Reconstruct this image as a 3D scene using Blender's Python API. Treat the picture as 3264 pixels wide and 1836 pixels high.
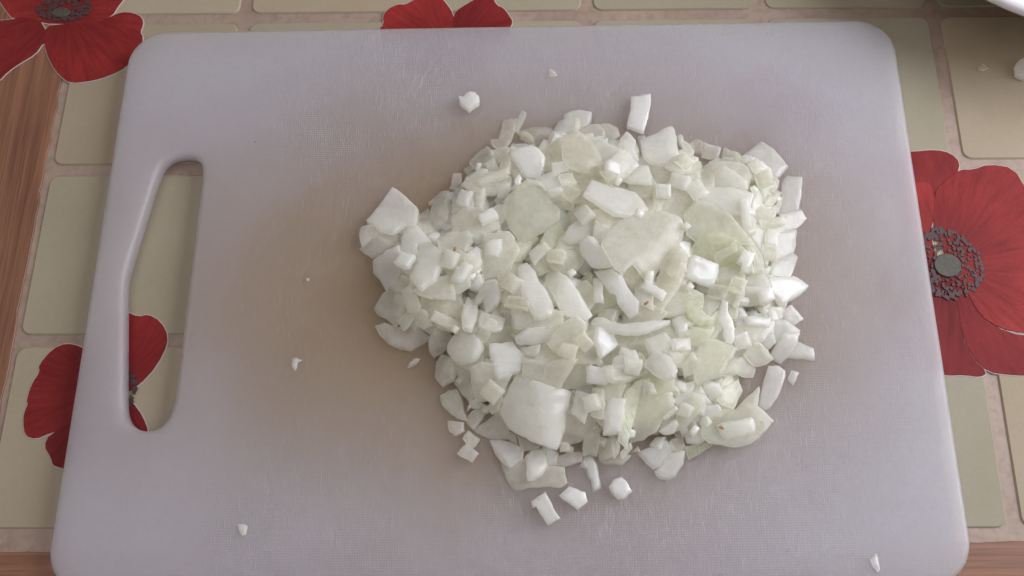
import bpy, bmesh, math, random
import numpy as np
from mathutils import Vector, Matrix
from mathutils.geometry import delaunay_2d_cdt

random.seed(11)
rng = np.random.default_rng(11)
scene = bpy.context.scene
for o in list(bpy.data.objects):
    bpy.data.objects.remove(o, do_unlink=True)
COL = scene.collection

# ------------------------------------------------------------------ camera
PW, PH = 3264.0, 1836.0                 # size of the photograph the measurements were read from
FOC = 2964.57                           # focal length in photograph pixels
CAM_ROT = (0.3312, 0.0159, -0.00894)
CAM_LOC = (0.02065, -0.12643, 0.36373)
PPX = 115.73                            # principal point offset
cam = bpy.data.cameras.new('camera')
cam.sensor_width = 36.0
cam.lens = FOC / PW * 36.0
cam.shift_x = -PPX / PW
cam.clip_start = 0.01
cam.clip_end = 20.0
camo = bpy.data.objects.new('camera', cam)
camo.location = CAM_LOC
camo.rotation_euler = CAM_ROT
COL.objects.link(camo)
scene.camera = camo

# ------------------------------------------------------------------ light: daylight from a window beside the table, dim room around
world = bpy.data.worlds.new('World')
scene.world = world
world.use_nodes = True
bgn = world.node_tree.nodes['Background']
bgn.inputs['Color'].default_value = (1.0, 0.93, 0.85, 1)
bgn.inputs['Strength'].default_value = 0.27

def area(name, loc, target, sx, sy, power, color):
    l = bpy.data.lights.new(name, 'AREA')
    l.shape = 'RECTANGLE'
    l.size, l.size_y = sx, sy
    l.energy = power
    l.color = color
    o = bpy.data.objects.new(name, l)
    o.location = loc
    o.rotation_euler = (Vector(target) - Vector(loc)).to_track_quat('-Z', 'Y').to_euler()
    COL.objects.link(o)
    return o
area('window_light', (0.74, 0.17, 0.52), (0.05, 0.0, 0.0), 0.6, 0.6, 8.7, (0.90, 0.915, 1.0))
area('room_light', (-0.22, 0.0, 1.10), (-0.02, 0.0, 0.0), 0.75, 0.55, 2.0, (0.91, 0.885, 1.0))

scene.view_settings.view_transform = 'Standard'
scene.view_settings.look = 'None'
scene.view_settings.exposure = 0.1
scene.view_settings.gamma = 1.0
scene.view_settings.use_curve_mapping = False
scene.render.engine = 'CYCLES'
scene.cycles.use_denoising = True
scene.cycles.use_adaptive_sampling = True
scene.cycles.adaptive_threshold = 0.04
scene.cycles.max_bounces = 18
scene.cycles.diffuse_bounces = 14
scene.cycles.transmission_bounces = 14
scene.cycles.transparent_max_bounces = 24

# ------------------------------------------------------------------ pixel <-> place
def rotm(a, b, c):
    ca, sa, cb, sb, cc, sc = math.cos(a), math.sin(a), math.cos(b), math.sin(b), math.cos(c), math.sin(c)
    rx = np.array([[1, 0, 0], [0, ca, -sa], [0, sa, ca]])
    ry = np.array([[cb, 0, sb], [0, 1, 0], [-sb, 0, cb]])
    rz = np.array([[cc, -sc, 0], [sc, cc, 0], [0, 0, 1]])
    return rz @ ry @ rx
RC = rotm(*CAM_ROT)
CL = np.array(CAM_LOC)
def rays(px):
    px = np.asarray(px, float).reshape(-1, 2)
    d = np.c_[(px[:, 0] - PW / 2 - PPX) / FOC, -(px[:, 1] - PH / 2) / FOC, -np.ones(len(px))]
    return d @ RC.T
def unproject(px, z):
    d = rays(px)
    return CL + d * ((z - CL[2]) / d[:, 2])[:, None]
def on_plane(px, a, b, c):              # plane z = a + b x + c y
    d = rays(px)
    t = (a + b * CL[0] + c * CL[1] - CL[2]) / (d[:, 2] - b * d[:, 0] - c * d[:, 1])
    return CL + d * t[:, None]

# ------------------------------------------------------------------ object helpers
def tag(o, label=None, cat=None, group=None, kind=None):
    if label: o['label'] = label
    if cat: o['category'] = cat
    if group: o['group'] = group
    if kind: o['kind'] = kind
    return o
def link(name, me, mat=None, parent=None):
    o = bpy.data.objects.new(name, me)
    if mat is not None and me is not None and not me.materials:
        me.materials.append(mat)
    COL.objects.link(o)
    if parent is not None: o.parent = parent
    return o
def empty(name, loc=(0, 0, 0)):
    o = bpy.data.objects.new(name, None)
    o.location = loc
    o.empty_display_size = 0.01
    COL.objects.link(o)
    return o
def mesh(name, verts, faces, smooth=None):
    me = bpy.data.meshes.new(name)
    me.from_pydata([tuple(v) for v in verts], [], faces)
    me.update()
    if smooth is not None:
        me.polygons.foreach_set('use_smooth', [smooth] * len(me.polygons) if isinstance(smooth, bool) else smooth)
    return me
def area2(p):
    x, y = p[:, 0], p[:, 1]
    return 0.5 * np.sum(x * np.roll(y, -1) - np.roll(x, -1) * y)
def ccw(p):
    p = np.asarray(p, float)
    return p if area2(p) > 0 else p[::-1].copy()
def offset(p, d):                       # move a counter-clockwise loop inward by d
    e = np.roll(p, -1, 0) - p
    n = np.c_[-e[:, 1], e[:, 0]] / (np.linalg.norm(e, axis=1)[:, None] + 1e-12)
    m = n + np.roll(n, 1, 0)
    L = np.linalg.norm(m, axis=1)[:, None]
    m = m / np.maximum(L, 0.6)
    return p + m * d
def inside(pts, poly):
    r = np.zeros(len(pts), bool)
    x0, y0 = poly[:, 0], poly[:, 1]
    x1, y1 = np.roll(x0, -1), np.roll(y0, -1)
    sl = (x1 - x0) / np.where(np.abs(y1 - y0) < 1e-14, 1e-14, y1 - y0)
    for k in range(0, len(pts), 4000):
        x, y = pts[k:k + 4000, 0][:, None], pts[k:k + 4000, 1][:, None]
        r[k:k + 4000] = (((y0 > y) != (y1 > y)) & (x < sl * (y - y0) + x0)).sum(1) % 2 == 1
    return r
def seg_dist(pts, poly):
    best = np.full(len(pts), 1e9)
    for a, b in zip(poly, np.roll(poly, -1, 0)):
        ab = b - a
        t = np.clip(((pts - a) @ ab) / (ab @ ab + 1e-15), 0, 1)
        best = np.minimum(best, np.linalg.norm(pts - (a + t[:, None] * ab), axis=1))
    return best
def resample(p, step):
    out = []
    for a, b in zip(p, np.roll(p, -1, 0)):
        n = max(1, int(round(np.linalg.norm(b - a) / step)))
        for i in range(n): out.append(a + (b - a) * i / n)
    return np.array(out)
def smooth_loop(p, k=2):                # Chaikin corner cutting for printed petals and rounded shapes
    for _ in range(k):
        q = np.roll(p, -1, 0)
        p = np.stack([p * 0.75 + q * 0.25, p * 0.25 + q * 0.75], 1).reshape(-1, 2)
    return p
def slab(name, poly, z0, z1, bev):      # flat solid with a softened top edge
    P = ccw(poly)
    Q = offset(P, bev)
    n = len(P)
    r = delaunay_2d_cdt([Vector(v) for v in Q], [], [list(range(n))], 1, 1e-7)
    V = [(v.x, v.y, z1) for v in r[0]]
    F = [list(f) for f in r[2]]
    om = {}
    for i, lst in enumerate(r[3]):
        for k in lst: om[k] = i
    top = [om.get(i, i) for i in range(n)]
    b1 = len(V); V += [(x, y, z1 - bev) for x, y in P]
    b0 = len(V); V += [(x, y, z0) for x, y in P]
    for i in range(n):
        j = (i + 1) % n
        F.append([top[i], b1 + i, b1 + j, top[j]])
        F.append([b1 + i, b0 + i, b0 + j, b1 + j])
    return mesh(name, V, F, False)

# ------------------------------------------------------------------ node helpers
class NT:
    def __init__(s, name):
        s.m = bpy.data.materials.new(name); s.m.use_nodes = True
        s.t = s.m.node_tree; s.p = s.t.nodes['Principled BSDF']; s.out = s.t.nodes['Material Output']
    def n(s, kind, **kw):
        nd = s.t.nodes.new(kind)
        for k, v in kw.items():
            if k in nd.inputs.keys(): s.put(nd.inputs[k], v)
            else: setattr(nd, k, v)
        return nd
    def put(s, sock, v):
        if isinstance(v, bpy.types.NodeSocket): s.t.links.new(v, sock)
        else: sock.default_value = v
    def math(s, op, a, b=0.0, c=None, clamp=False):
        nd = s.t.nodes.new('ShaderNodeMath'); nd.operation = op; nd.use_clamp = clamp
        s.put(nd.inputs[0], a); s.put(nd.inputs[1], b)
        if c is not None: s.put(nd.inputs[2], c)
        return nd.outputs[0]
    def mix(s, f, a, b, mode='MIX'):
        nd = s.t.nodes.new('ShaderNodeMix'); nd.data_type = 'RGBA'; nd.blend_type = mode
        s.put(nd.inputs[0], f)
        for i, v in ((6, a), (7, b)):
            s.put(nd.inputs[i], v if isinstance(v, bpy.types.NodeSocket) else (*v, 1) if len(v) == 3 else v)
        return nd.outputs[2]
    def ramp(s, f, stops):
        nd = s.t.nodes.new('ShaderNodeValToRGB'); s.put(nd.inputs[0], f)
        e = nd.color_ramp.elements
        while len(e) < len(stops): e.new(0.5)
        for el, (p, c) in zip(e, stops):
            el.position = p; el.color = (c, c, c, 1) if not hasattr(c, '__len__') else (*c, 1)
        return nd.outputs[0]
    def coord(s, which='Object', scale=(1, 1, 1), rot=(0, 0, 0)):
        tc = s.t.nodes.new('ShaderNodeTexCoord')
        mp = s.t.nodes.new('ShaderNodeMapping'); s.t.links.new(tc.outputs[which], mp.inputs[0])
        mp.inputs['Scale'].default_value = scale; mp.inputs['Rotation'].default_value = rot
        return mp.outputs[0]
    def noise(s, vec, scale, detail=3.0, rough=0.5):
        nd = s.t.nodes.new('ShaderNodeTexNoise'); s.put(nd.inputs['Vector'], vec)
        nd.inputs['Scale'].default_value = scale; nd.inputs['Detail'].default_value = detail
        nd.inputs['Roughness'].default_value = rough
        return nd.outputs[0]
    def bump(s, h, strength, dist):
        nd = s.t.nodes.new('ShaderNodeBump'); s.put(nd.inputs['Height'], h)
        nd.inputs['Strength'].default_value = strength; nd.inputs['Distance'].default_value = dist
        s.t.links.new(nd.outputs[0], s.p.inputs['Normal'])
        return nd
    def set(s, **kw):
        for k, v in kw.items():
            s.put(s.p.inputs[k.replace('_', ' ')], (*v, 1) if isinstance(v, tuple) and len(v) == 3 and 'Radius' not in k else v)
        return s

# ------------------------------------------------------------------ materials
def mat_print(name, base=None, rough=0.6):       # printed oilcloth; the print colour comes from the object's colour
    s = NT(name)
    oi = s.n('ShaderNodeObjectInfo')
    v = s.coord('Object')
    a = s.noise(v, 22, 4, 0.6); b = s.noise(v, 900, 2, 0.6)
    c = oi.outputs['Color']
    c = s.mix(s.ramp(a, [(0.35, 0.0), (0.7, 0.45)]), c, s.mix(1.0, c, (0.86, 0.80, 0.72), 'MULTIPLY'))
    c = s.mix(s.ramp(b, [(0.3, 0.06), (0.6, 0.0)]), c, (0.10, 0.07, 0.05))
    s.set(Base_Color=c, Roughness=rough)
    s.p.inputs['Specular IOR Level'].default_value = 0.22
    s.bump(s.noise(v, 2200, 2, 0.5), 0.12, 0.0002)
    return s.m
M_TILE = mat_print('printed_tile')
M_GROUT = None
def mat_grout():
    s = NT('printed_grout')
    v = s.coord('Object')
    a = s.noise(v, 30, 5, 0.6); b = s.noise(v, 260, 3, 0.6)
    c = s.mix(s.ramp(a, [(0.3, 0.0), (0.7, 1.0)]), (0.290, 0.205, 0.160), (0.385, 0.290, 0.225))
    c = s.mix(s.ramp(b, [(0.35, 0.35), (0.55, 0.0)]), c, (0.19, 0.12, 0.09))
    s.set(Base_Color=c, Roughness=0.5)
    s.bump(b, 0.25, 0.0004)
    return s.m
def mat_wood(name, rotz):
    s = NT(name)
    v = s.coord('Object', rot=(0, 0, rotz))
    warp = s.n('ShaderNodeMapping'); s.put(warp.inputs[0], v); warp.inputs['Scale'].default_value = (260, 9, 1)
    g = s.noise(warp.outputs[0], 1.0, 5, 0.65)
    w2 = s.n('ShaderNodeMapping'); s.put(w2.inputs[0], v); w2.inputs['Scale'].default_value = (900, 22, 1)
    f = s.noise(w2.outputs[0], 1.0, 3, 0.6)
    big = s.noise(v, 14, 2, 0.5)
    c = s.mix(s.ramp(g, [(0.32, 0.0), (0.68, 1.0)]), (0.140, 0.054, 0.027), (0.285, 0.130, 0.072))
    c = s.mix(s.ramp(f, [(0.38, 0.55), (0.52, 0.0)]), c, (0.085, 0.030, 0.016))
    c = s.mix(s.ramp(big, [(0.4, 0.0), (0.7, 0.35)]), c, (0.30, 0.14, 0.075))
    s.set(Base_Color=c, Roughness=0.45)
    s.bump(f, 0.1, 0.0003)
    return s.m
def mat_petal():                          # printed petal: the object's origin is the heart of its flower
    s = NT('printed_petal')
    oi = s.n('ShaderNodeObjectInfo')
    v = s.coord('Object')
    sep = s.n('ShaderNodeSeparateXYZ'); s.put(sep.inputs[0], v)
    x, y = sep.outputs[0], sep.outputs[1]
    rad = s.math('SQRT', s.math('ADD', s.math('MULTIPLY', x, x), s.math('MULTIPLY', y, y)))
    ang = s.math('ARCTAN2', y, x)
    cb = s.n('ShaderNodeCombineXYZ'); s.put(cb.inputs[0], s.math('MULTIPLY', ang, 14.0)); s.put(cb.inputs[1], s.math('MULTIPLY', rad, 60.0)); s.put(cb.inputs[2], oi.outputs['Random'])
    st = s.noise(cb.outputs[0], 1.0, 4, 0.6)
    a = s.noise(v, 60, 4, 0.6); b = s.noise(v, 700, 2, 0.5)
    c = oi.outputs['Color']
    c = s.mix(s.ramp(s.math('MULTIPLY', rad, 25.0), [(0.05, 0.75), (0.85, 0.0)]), c, s.mix(1.0, c, (0.50, 0.40, 0.45), 'MULTIPLY'))
    c = s.mix(s.ramp(a, [(0.35, 0.0), (0.7, 0.5)]), c, s.mix(1.0, c, (0.66, 0.5, 0.55), 'MULTIPLY'))
    c = s.mix(s.ramp(st, [(0.42, 0.0), (0.70, 0.65)]), c, s.mix(1.0, c, (1.35, 1.7, 1.6), 'MULTIPLY'))
    c = s.mix(s.ramp(st, [(0.28, 0.5), (0.45, 0.0)]), c, s.mix(1.0, c, (0.6, 0.45, 0.5), 'MULTIPLY'))
    c = s.mix(s.ramp(b, [(0.35, 0.15), (0.6, 0.0)]), c, (0.06, 0.008, 0.01))
    s.set(Base_Color=c, Roughness=0.62)
    s.p.inputs['Specular IOR Level'].default_value = 0.2
    return s.m
def mat_flat(name, col, rough=0.5, var=0.3, scale=300):
    s = NT(name)
    v = s.coord('Object')
    a = s.noise(v, scale, 3, 0.6)
    c = s.mix(s.ramp(a, [(0.3, 0.0), (0.7, var)]), col, tuple(x * 0.45 for x in col))
    s.set(Base_Color=c, Roughness=rough)
    return s.m
def mat_board():
    s = NT('board_plastic')
    v = s.coord('Object')
    sep = s.n('ShaderNodeSeparateXYZ'); s.put(sep.inputs[0], v)
    x, y = sep.outputs[0], sep.outputs[1]
    # moulded grid of tiny pips, about 0.9 mm apart; the grip end is left smooth
    k = 2 * math.pi / 0.00092
    warp = s.noise(v, 60, 2, 0.5)
    gx = s.math('SINE', s.math('MULTIPLY', x, k)); gy = s.math('SINE', s.math('MULTIPLY', y, k))
    grid = s.math('MAXIMUM', gx, gy)
    zone = s.ramp(s.math('ADD', s.math('MULTIPLY', x, 5.0), 0.95), [(0.30, 0.0), (0.52, 1.0)])
    worn = s.ramp(s.noise(v, 26, 3, 0.6), [(0.35, 0.15), (0.65, 1.0)])
    # knife scratches, mostly across the board's width
    def scratches(rot, sx, sy, lo, hi):
        m = s.n('ShaderNodeMapping'); s.put(m.inputs[0], v)
        m.inputs['Rotation'].default_value = (0, 0, rot); m.inputs['Scale'].default_value = (sx, sy, 1)
        return s.ramp(s.noise(m.outputs[0], 1.0, 2, 0.5), [(lo, 0.0), (hi, 1.0)])
    s1 = scratches(0.04, 1700, 120, 0.61, 0.70)
    s2 = scratches(-0.10, 1900, 150, 0.61, 0.70)
    s3 = scratches(1.42, 1900, 90, 0.66, 0.73)
    scr = s.math('MAXIMUM', s.math('MAXIMUM', s1, s2), s.math('MULTIPLY', s3, 0.5))
    scr = s.math('MULTIPLY', scr, s.math('MULTIPLY', zone, worn))
    # old juice staining of the middle, with the brown shade there painted in
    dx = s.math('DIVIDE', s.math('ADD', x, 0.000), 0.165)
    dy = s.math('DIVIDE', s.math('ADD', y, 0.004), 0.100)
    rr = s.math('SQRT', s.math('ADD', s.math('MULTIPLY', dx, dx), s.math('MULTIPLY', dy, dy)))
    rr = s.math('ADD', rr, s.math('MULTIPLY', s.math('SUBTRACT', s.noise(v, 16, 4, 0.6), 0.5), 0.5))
    stain_shade = s.ramp(s.math('MULTIPLY', rr, 0.6), [(0.20, 1.0), (0.40, 0.80), (0.58, 0.45), (0.76, 0.14), (0.95, 0.0)])
    c = s.mix(s.math('MULTIPLY', stain_shade, 0.95), (0.86, 0.85, 0.99), (0.43, 0.29, 0.13))
    fine = s.noise(v, 500, 3, 0.6)
    c = s.mix(s.ramp(fine, [(0.3, 0.5), (0.6, 0.0)]), c, s.mix(1.0, c, (0.9, 0.88, 0.87), 'MULTIPLY'))
    c = s.mix(s.math('MULTIPLY', scr, 0.30), c, (0.90, 0.89, 0.92))
    # a few dark specks and faint cut lines
    vo = s.n('ShaderNodeTexVoronoi'); s.put(vo.inputs['Vector'], v); vo.inputs['Scale'].default_value = 42
    spk = s.ramp(vo.outputs['Distance'], [(0.012, 1.0), (0.022, 0.0)])
    s.put(vo.inputs['Randomness'], 1.0)
    spk = s.math('MULTIPLY', spk, s.ramp(s.noise(v, 9, 1, 0.5), [(0.60, 0.0), (0.62, 1.0)]))
    c = s.mix(s.math('MULTIPLY', spk, 0.8), c, (0.10, 0.08, 0.08))
    wet = s.ramp(rr, [(0.55, 0.0), (0.95, 1.0)])
    s.set(Base_Color=c, Roughness=0.33)
    s.p.inputs['Subsurface Weight'].default_value = 1.0
    s.p.inputs['Subsurface Radius'].default_value = (0.92, 0.96, 1.0)
    s.p.inputs['Subsurface Scale'].default_value = 0.05
    s.p.inputs['IOR'].default_value = 1.5
    h = s.math('ADD', s.math('MULTIPLY', s.math('MULTIPLY', grid, zone), s.math('MULTIPLY', worn, 0.35)), s.math('MULTIPLY', scr, 0.9))
    h = s.math('MULTIPLY', h, s.math('ADD', s.math('MULTIPLY', wet, 0.75), 0.25))
    s.bump(h, 0.8, 0.00025)
    # the plastic is a little see-through: what lies under it shows as a blur
    rf = s.n('ShaderNodeBsdfRefraction'); rf.inputs['Color'].default_value = (0.96, 0.945, 1.0, 1)
    rf.inputs['Roughness'].default_value = 0.72; rf.inputs['IOR'].default_value = 1.14
    mx = s.n('ShaderNodeMixShader'); s.put(mx.inputs[0], 0.46); s.put(mx.inputs[1], s.p.outputs[0]); s.put(mx.inputs[2], rf.outputs[0])
    # knife marks and worn pips scatter a little more light at the very surface
    df = s.n('ShaderNodeBsdfDiffuse'); df.inputs['Color'].default_value = (0.80, 0.79, 0.82, 1)
    pip = s.ramp(s.math('MULTIPLY', s.math('MAXIMUM', gx, 0.0), s.math('MAXIMUM', gy, 0.0)), [(0.45, 0.0), (0.9, 1.0)])
    mark = s.math('ADD', s.math('MULTIPLY', scr, 0.25), s.math('MULTIPLY', s.math('MULTIPLY', pip, zone), s.math('MULTIPLY', worn, 0.09)), clamp=True)
    mark = s.math('MULTIPLY', mark, s.math('ADD', s.math('MULTIPLY', wet, 0.8), 0.2))
    m3 = s.n('ShaderNodeMixShader'); s.put(m3.inputs[0], mark); s.put(m3.inputs[1], mx.outputs[0]); s.put(m3.inputs[2], df.outputs[0])
    s.put(s.out.inputs[0], m3.outputs[0])
    return s.m
CLEAR = 0.58
def mat_onion(name, use_obj=True):
    s = NT(name)
    if use_obj:
        oi = s.n('ShaderNodeObjectInfo'); col = oi.outputs['Color']; rnd = oi.outputs['Random']; alpha = oi.outputs['Alpha']
    else:
        a = s.n('ShaderNodeAttribute'); a.attribute_name = 'tint'; col = a.outputs['Color']; rnd = None; alpha = 0.0
    tc = s.n('ShaderNodeTexCoord')
    v = tc.outputs['Object']
    if rnd is not None:
        off = s.n('ShaderNodeVectorMath', operation='ADD'); s.put(off.inputs[0], v)
        cb = s.n('ShaderNodeCombineXYZ'); s.put(cb.inputs[2], s.math('MULTIPLY', rnd, 3.0)); s.put(off.inputs[1], cb.outputs[0])
        v = off.outputs[0]
    vn = s.n('ShaderNodeMapping'); s.put(vn.inputs[0], v); vn.inputs['Scale'].default_value = (1500, 55, 90)
    vein = s.noise(vn.outputs[0], 1.0, 3, 0.55)
    cl = s.noise(v, 130, 3, 0.6)
    # clear, watery patches and milky patches of the flesh
    c = s.mix(s.ramp(cl, [(0.32, 0.55), (0.62, 0.0)]), col, s.mix(1.0, col, (0.985, 0.98, 0.945), 'MULTIPLY'))
    c = s.mix(s.ramp(vein, [(0.46, 0.0), (0.66, 0.7)]), c, s.mix(1.0, col, (0.945, 0.955, 0.88), 'MULTIPLY'))
    # freshly cut rims are torn and milky
    ca = s.n('ShaderNodeAttribute'); ca.attribute_name = 'cut'; cut = ca.outputs['Fac']
    c = s.mix(s.math('MULTIPLY', cut, 0.35), c, (0.985, 0.985, 0.97))
    rg = s.math('ADD', s.math('MULTIPLY', s.noise(v, 210, 2, 0.6), 0.30), 0.14)
    s.set(Base_Color=c, Roughness=rg)
    s.p.inputs['IOR'].default_value = 1.36
    s.p.inputs['Subsurface Weight'].default_value = 1.0; s.p.inputs['Subsurface Scale'].default_value = 0.003
    s.p.inputs['Subsurface Radius'].default_value = (1.0, 0.95, 0.85)
    s.p.inputs['Coat Weight'].default_value = 1.0; s.p.inputs['Coat Roughness'].default_value = 0.07
    # watery flesh: part of the light is turned back, part passes through, a little shows what lies beneath
    tl = s.n('ShaderNodeBsdfTranslucent'); s.put(tl.inputs['Color'], s.mix(1.0, c, (1.0, 0.995, 0.965), 'MULTIPLY'))
    tp = s.n('ShaderNodeBsdfTransparent'); s.put(tp.inputs['Color'], s.mix(0.5, c, (1.0, 0.99, 0.94)))
    m1 = s.n('ShaderNodeMixShader'); s.put(m1.inputs[0], s.math('MULTIPLY_ADD', alpha, 0.20, 0.52)); s.put(m1.inputs[1], s.p.outputs[0]); s.put(m1.inputs[2], tl.outputs[0])
    if not use_obj:
        s.put(s.out.inputs[0], m1.outputs[0])
    clear = s.math('MULTIPLY', s.ramp(cl, [(0.30, 1.0), (0.70, 0.45)]), s.math('MULTIPLY', s.math('MULTIPLY', alpha, CLEAR), s.math('MULTIPLY_ADD', cut, -0.4, 1.0)))
    m2 = s.n('ShaderNodeMixShader'); s.put(m2.inputs[0], clear); s.put(m2.inputs[1], m1.outputs[0]); s.put(m2.inputs[2], tp.outputs[0])
    if use_obj: s.put(s.out.inputs[0], m2.outputs[0])
    h = s.math('ADD', s.math('MULTIPLY', vein, 0.6), s.math('MULTIPLY', s.noise(v, 420, 3, 0.6), 0.9))
    h = s.math('ADD', h, s.math('MULTIPLY', s.noise(v, 170, 2, 0.5), 2.2))
    s.bump(h, 0.5, 0.0004)
    return s.m
M_GROUT = mat_grout()
M_WOOD_V = mat_wood('printed_wood_upright', 0.0)
M_WOOD_H = mat_wood('printed_wood_flat', math.pi / 2)
M_PETAL = mat_petal()
M_EDGE = mat_flat('petal_white_edge', (0.50, 0.44, 0.41), 0.45, 0.2)
M_STAMEN = mat_flat('printed_stamens', (0.075, 0.030, 0.030), 0.6, 0.7, 500)
M_POD = mat_flat('printed_seed_pod', (0.085, 0.075, 0.055), 0.6, 0.85, 700)
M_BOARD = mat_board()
M_ONION = mat_onion('onion_flesh')
M_ONION_MASS = mat_onion('onion_flesh_heap', False)
M_BROWN = mat_flat('onion_skin_scrap', (0.40, 0.20, 0.07), 0.5, 0.5, 900)
M_VEIN = mat_flat('onion_green_vein', (0.40, 0.50, 0.22), 0.4, 0.4, 900)

# ------------------------------------------------------------------ the printed oilcloth the board lies on
def zoomview(ox, oy, s): return lambda pts: np.array([(ox + x / s, oy + y / s) for x, y in pts], float)
GX, GY, GA = 0.0790, 0.0771, -0.0095
G0 = np.array((0.0350, 0.1307))
def grid(u, v):                          # tile grid (columns, rows) to table coordinates
    p = np.array((u * GX, v * GY)); c, s_ = math.cos(GA), math.sin(GA)
    return G0 + np.array((c * p[0] - s_ * p[1], s_ * p[0] + c * p[1]))
cloth_poly = np.array([(-0.46, -0.30), (0.52, -0.30), (0.52, 0.46), (-0.46, 0.46)])
cloth = link('tablecloth', slab('tablecloth', cloth_poly, -0.004, 0.0, 0.0005), M_GROUT)
tag(cloth, 'oilcloth printed with cream tiles, brown wood borders and red poppies', 'tablecloth')
TZ = 0.00070
def tile_mesh():
    w, h, r = GX / 2 - 0.0027, GY / 2 - 0.0026, 0.0042
    pts = []
    for cx, cy, a0 in ((w - r, h - r, 0), (-w + r, h - r, 90), (-w + r, -h + r, 180), (w - r, -h + r, 270)):
        for k in range(5):
            a = math.radians(a0 + 22.5 * k); pts.append((cx + r * math.cos(a), cy + r * math.sin(a)))
    return slab('tile', np.array(pts), 0.0, TZ, 0.00055)
tm = tile_mesh()
tints = [(0.355, 0.315, 0.225), (0.300, 0.285, 0.205), (0.340, 0.285, 0.200), (0.295, 0.290, 0.215), (0.375, 0.330, 0.240)]
fixed = {(-3, -1): 2, (-3, -2): 1, (-3, -3): 0, (1, -1): 3, (0, -1): 1, (2, -1): 2, (1, -2): 0, (1, -3): 3, (2, -3): 2, (2, -2): 2, (-2, 0): 2, (-3, 0): 4, (0, 0): 1}
tr = random.Random(5)
for i in range(-3, 6):
    for j in range(-3, 4):
        o = link('tile', tm, M_TILE, cloth)
        p = grid(i + 0.5, j + 0.5)
        o.location = (p[0], p[1], 0); o.rotation_euler.z = GA
        t = tints[fixed.get((i, j), tr.randrange(5))]
        t = tuple(0.6 * a_ + 0.4 * b_ for a_, b_ in zip(t, (0.335, 0.304, 0.219)))
        f = tr.uniform(0.95, 1.05)
        o.color = (t[0] * f * 1.10, t[1] * f * 1.05, t[2] * f * 1.06, 1)
def plank(poly, mat):
    p = resample(ccw(np.array(poly)), 0.006)
    p = p + rng.normal(0, 0.00028, p.shape)
    return link('border_plank', slab('border_plank', p, 0.0, TZ, 0.0002), mat, cloth)
a = grid(-3, 0)[0] - 0.0030
plank([(a - 0.085, -0.098), (a + 0.002, -0.098), (a + 0.001, 0.44), (a - 0.085, 0.44)], M_WOOD_V)
plank([(a - 0.17, -0.098), (a - 0.0865, -0.098), (a - 0.0865, 0.44), (a - 0.17, 0.44)], M_WOOD_V)
yb = -0.1045
plank([(-0.44, yb - 0.075), (0.50, yb - 0.075), (0.50, yb), (-0.44, yb)], M_WOOD_H)
plank([(-0.44, yb - 0.155), (0.50, yb - 0.155), (0.50, yb - 0.0765), (-0.44, yb - 0.0765)], M_WOOD_H)

PZ = 0.00090
def poppy(label, petals, pod=None, stamens=None, dense=True):
    """petals: list of (table-plane polygon, colour); printed cut-out poppy with a pale edge."""
    allp = np.concatenate([p for p, _ in petals])
    root = empty('printed_poppy'); root.parent = cloth
    root['label'] = label
    for k, (p, c) in enumerate(petals):
        p = smooth_loop(ccw(p), 1)
        big = offset(resample(p, 0.0025), -0.00042)
        link('pale_edge', slab('pale_edge', big, 0.0, PZ + 0.000004 * k, 0.0001), M_EDGE, root)
        hc = np.array(stamens[0])
        o = link('petal', slab('petal', p - hc, 0.0, PZ + 0.00018 + 0.00006 * k, 0.00006), M_PETAL, root)
        o.location = (hc[0], hc[1], 0)
        o.color = (*c, 1)
    zt = PZ + 0.00018 + 0.00006 * len(petals)
    if stamens is not None:
        (cx, cy), rx, ry, n = stamens
        V, F = [], []
        rr = random.Random(int(abs(cx) * 1e5))
        for k in range(n):
            a_ = rr.uniform(0, 6.283); q = rr.uniform(0.35, 1.0) if k % 3 else rr.uniform(0.8, 1.0)
            x, y = cx + rx * q * math.cos(a_), cy + ry * q * math.sin(a_)
            z = zt + 0.00012 + 0.000001 * (k % 60)
            b = len(V); r = rr.uniform(0.00035, 0.00095) * (0.55 + 0.5 * q)
            V += [(x + r * math.cos(t), y + r * math.sin(t) * 1.2, z + 0.00008) for t in np.linspace(0, 6.283, 8)[:-1]]
            V += [(x + r * 1.1 * math.cos(t), y + r * 1.1 * math.sin(t) * 1.2, z - 0.0001) for t in np.linspace(0, 6.283, 8)[:-1]]
            F.append(list(range(b, b + 7)))
            for t in range(7): F.append([b + t, b + 7 + t, b + 7 + (t + 1) % 7, b + (t + 1) % 7])
        tag(link('stamens', mesh('stamens', V, F, False), M_STAMEN, root), kind='stuff')
    if pod is not None:
        (cx, cy), rx, ry = pod
        t = np.linspace(0, 6.283, 25)[:-1]
        link('seed_pod', slab('seed_pod', np.c_[cx + rx * np.cos(t), cy + ry * np.sin(t)], 0.0, zt + 0.0005, 0.0003), M_POD, root)
    return root
def tab(f, pts): return unproject(f(pts), 0.0)[:, :2]
def tabp(f, pt): return tuple(unproject(f([pt]), 0.0)[0, :2])
R1, R2, R3, R4 = (0.250, 0.019, 0.018), (0.212, 0.016, 0.016), (0.290, 0.024, 0.022), (0.175, 0.014, 0.015)
z1 = zoomview(0, 0, 2.862)
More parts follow.
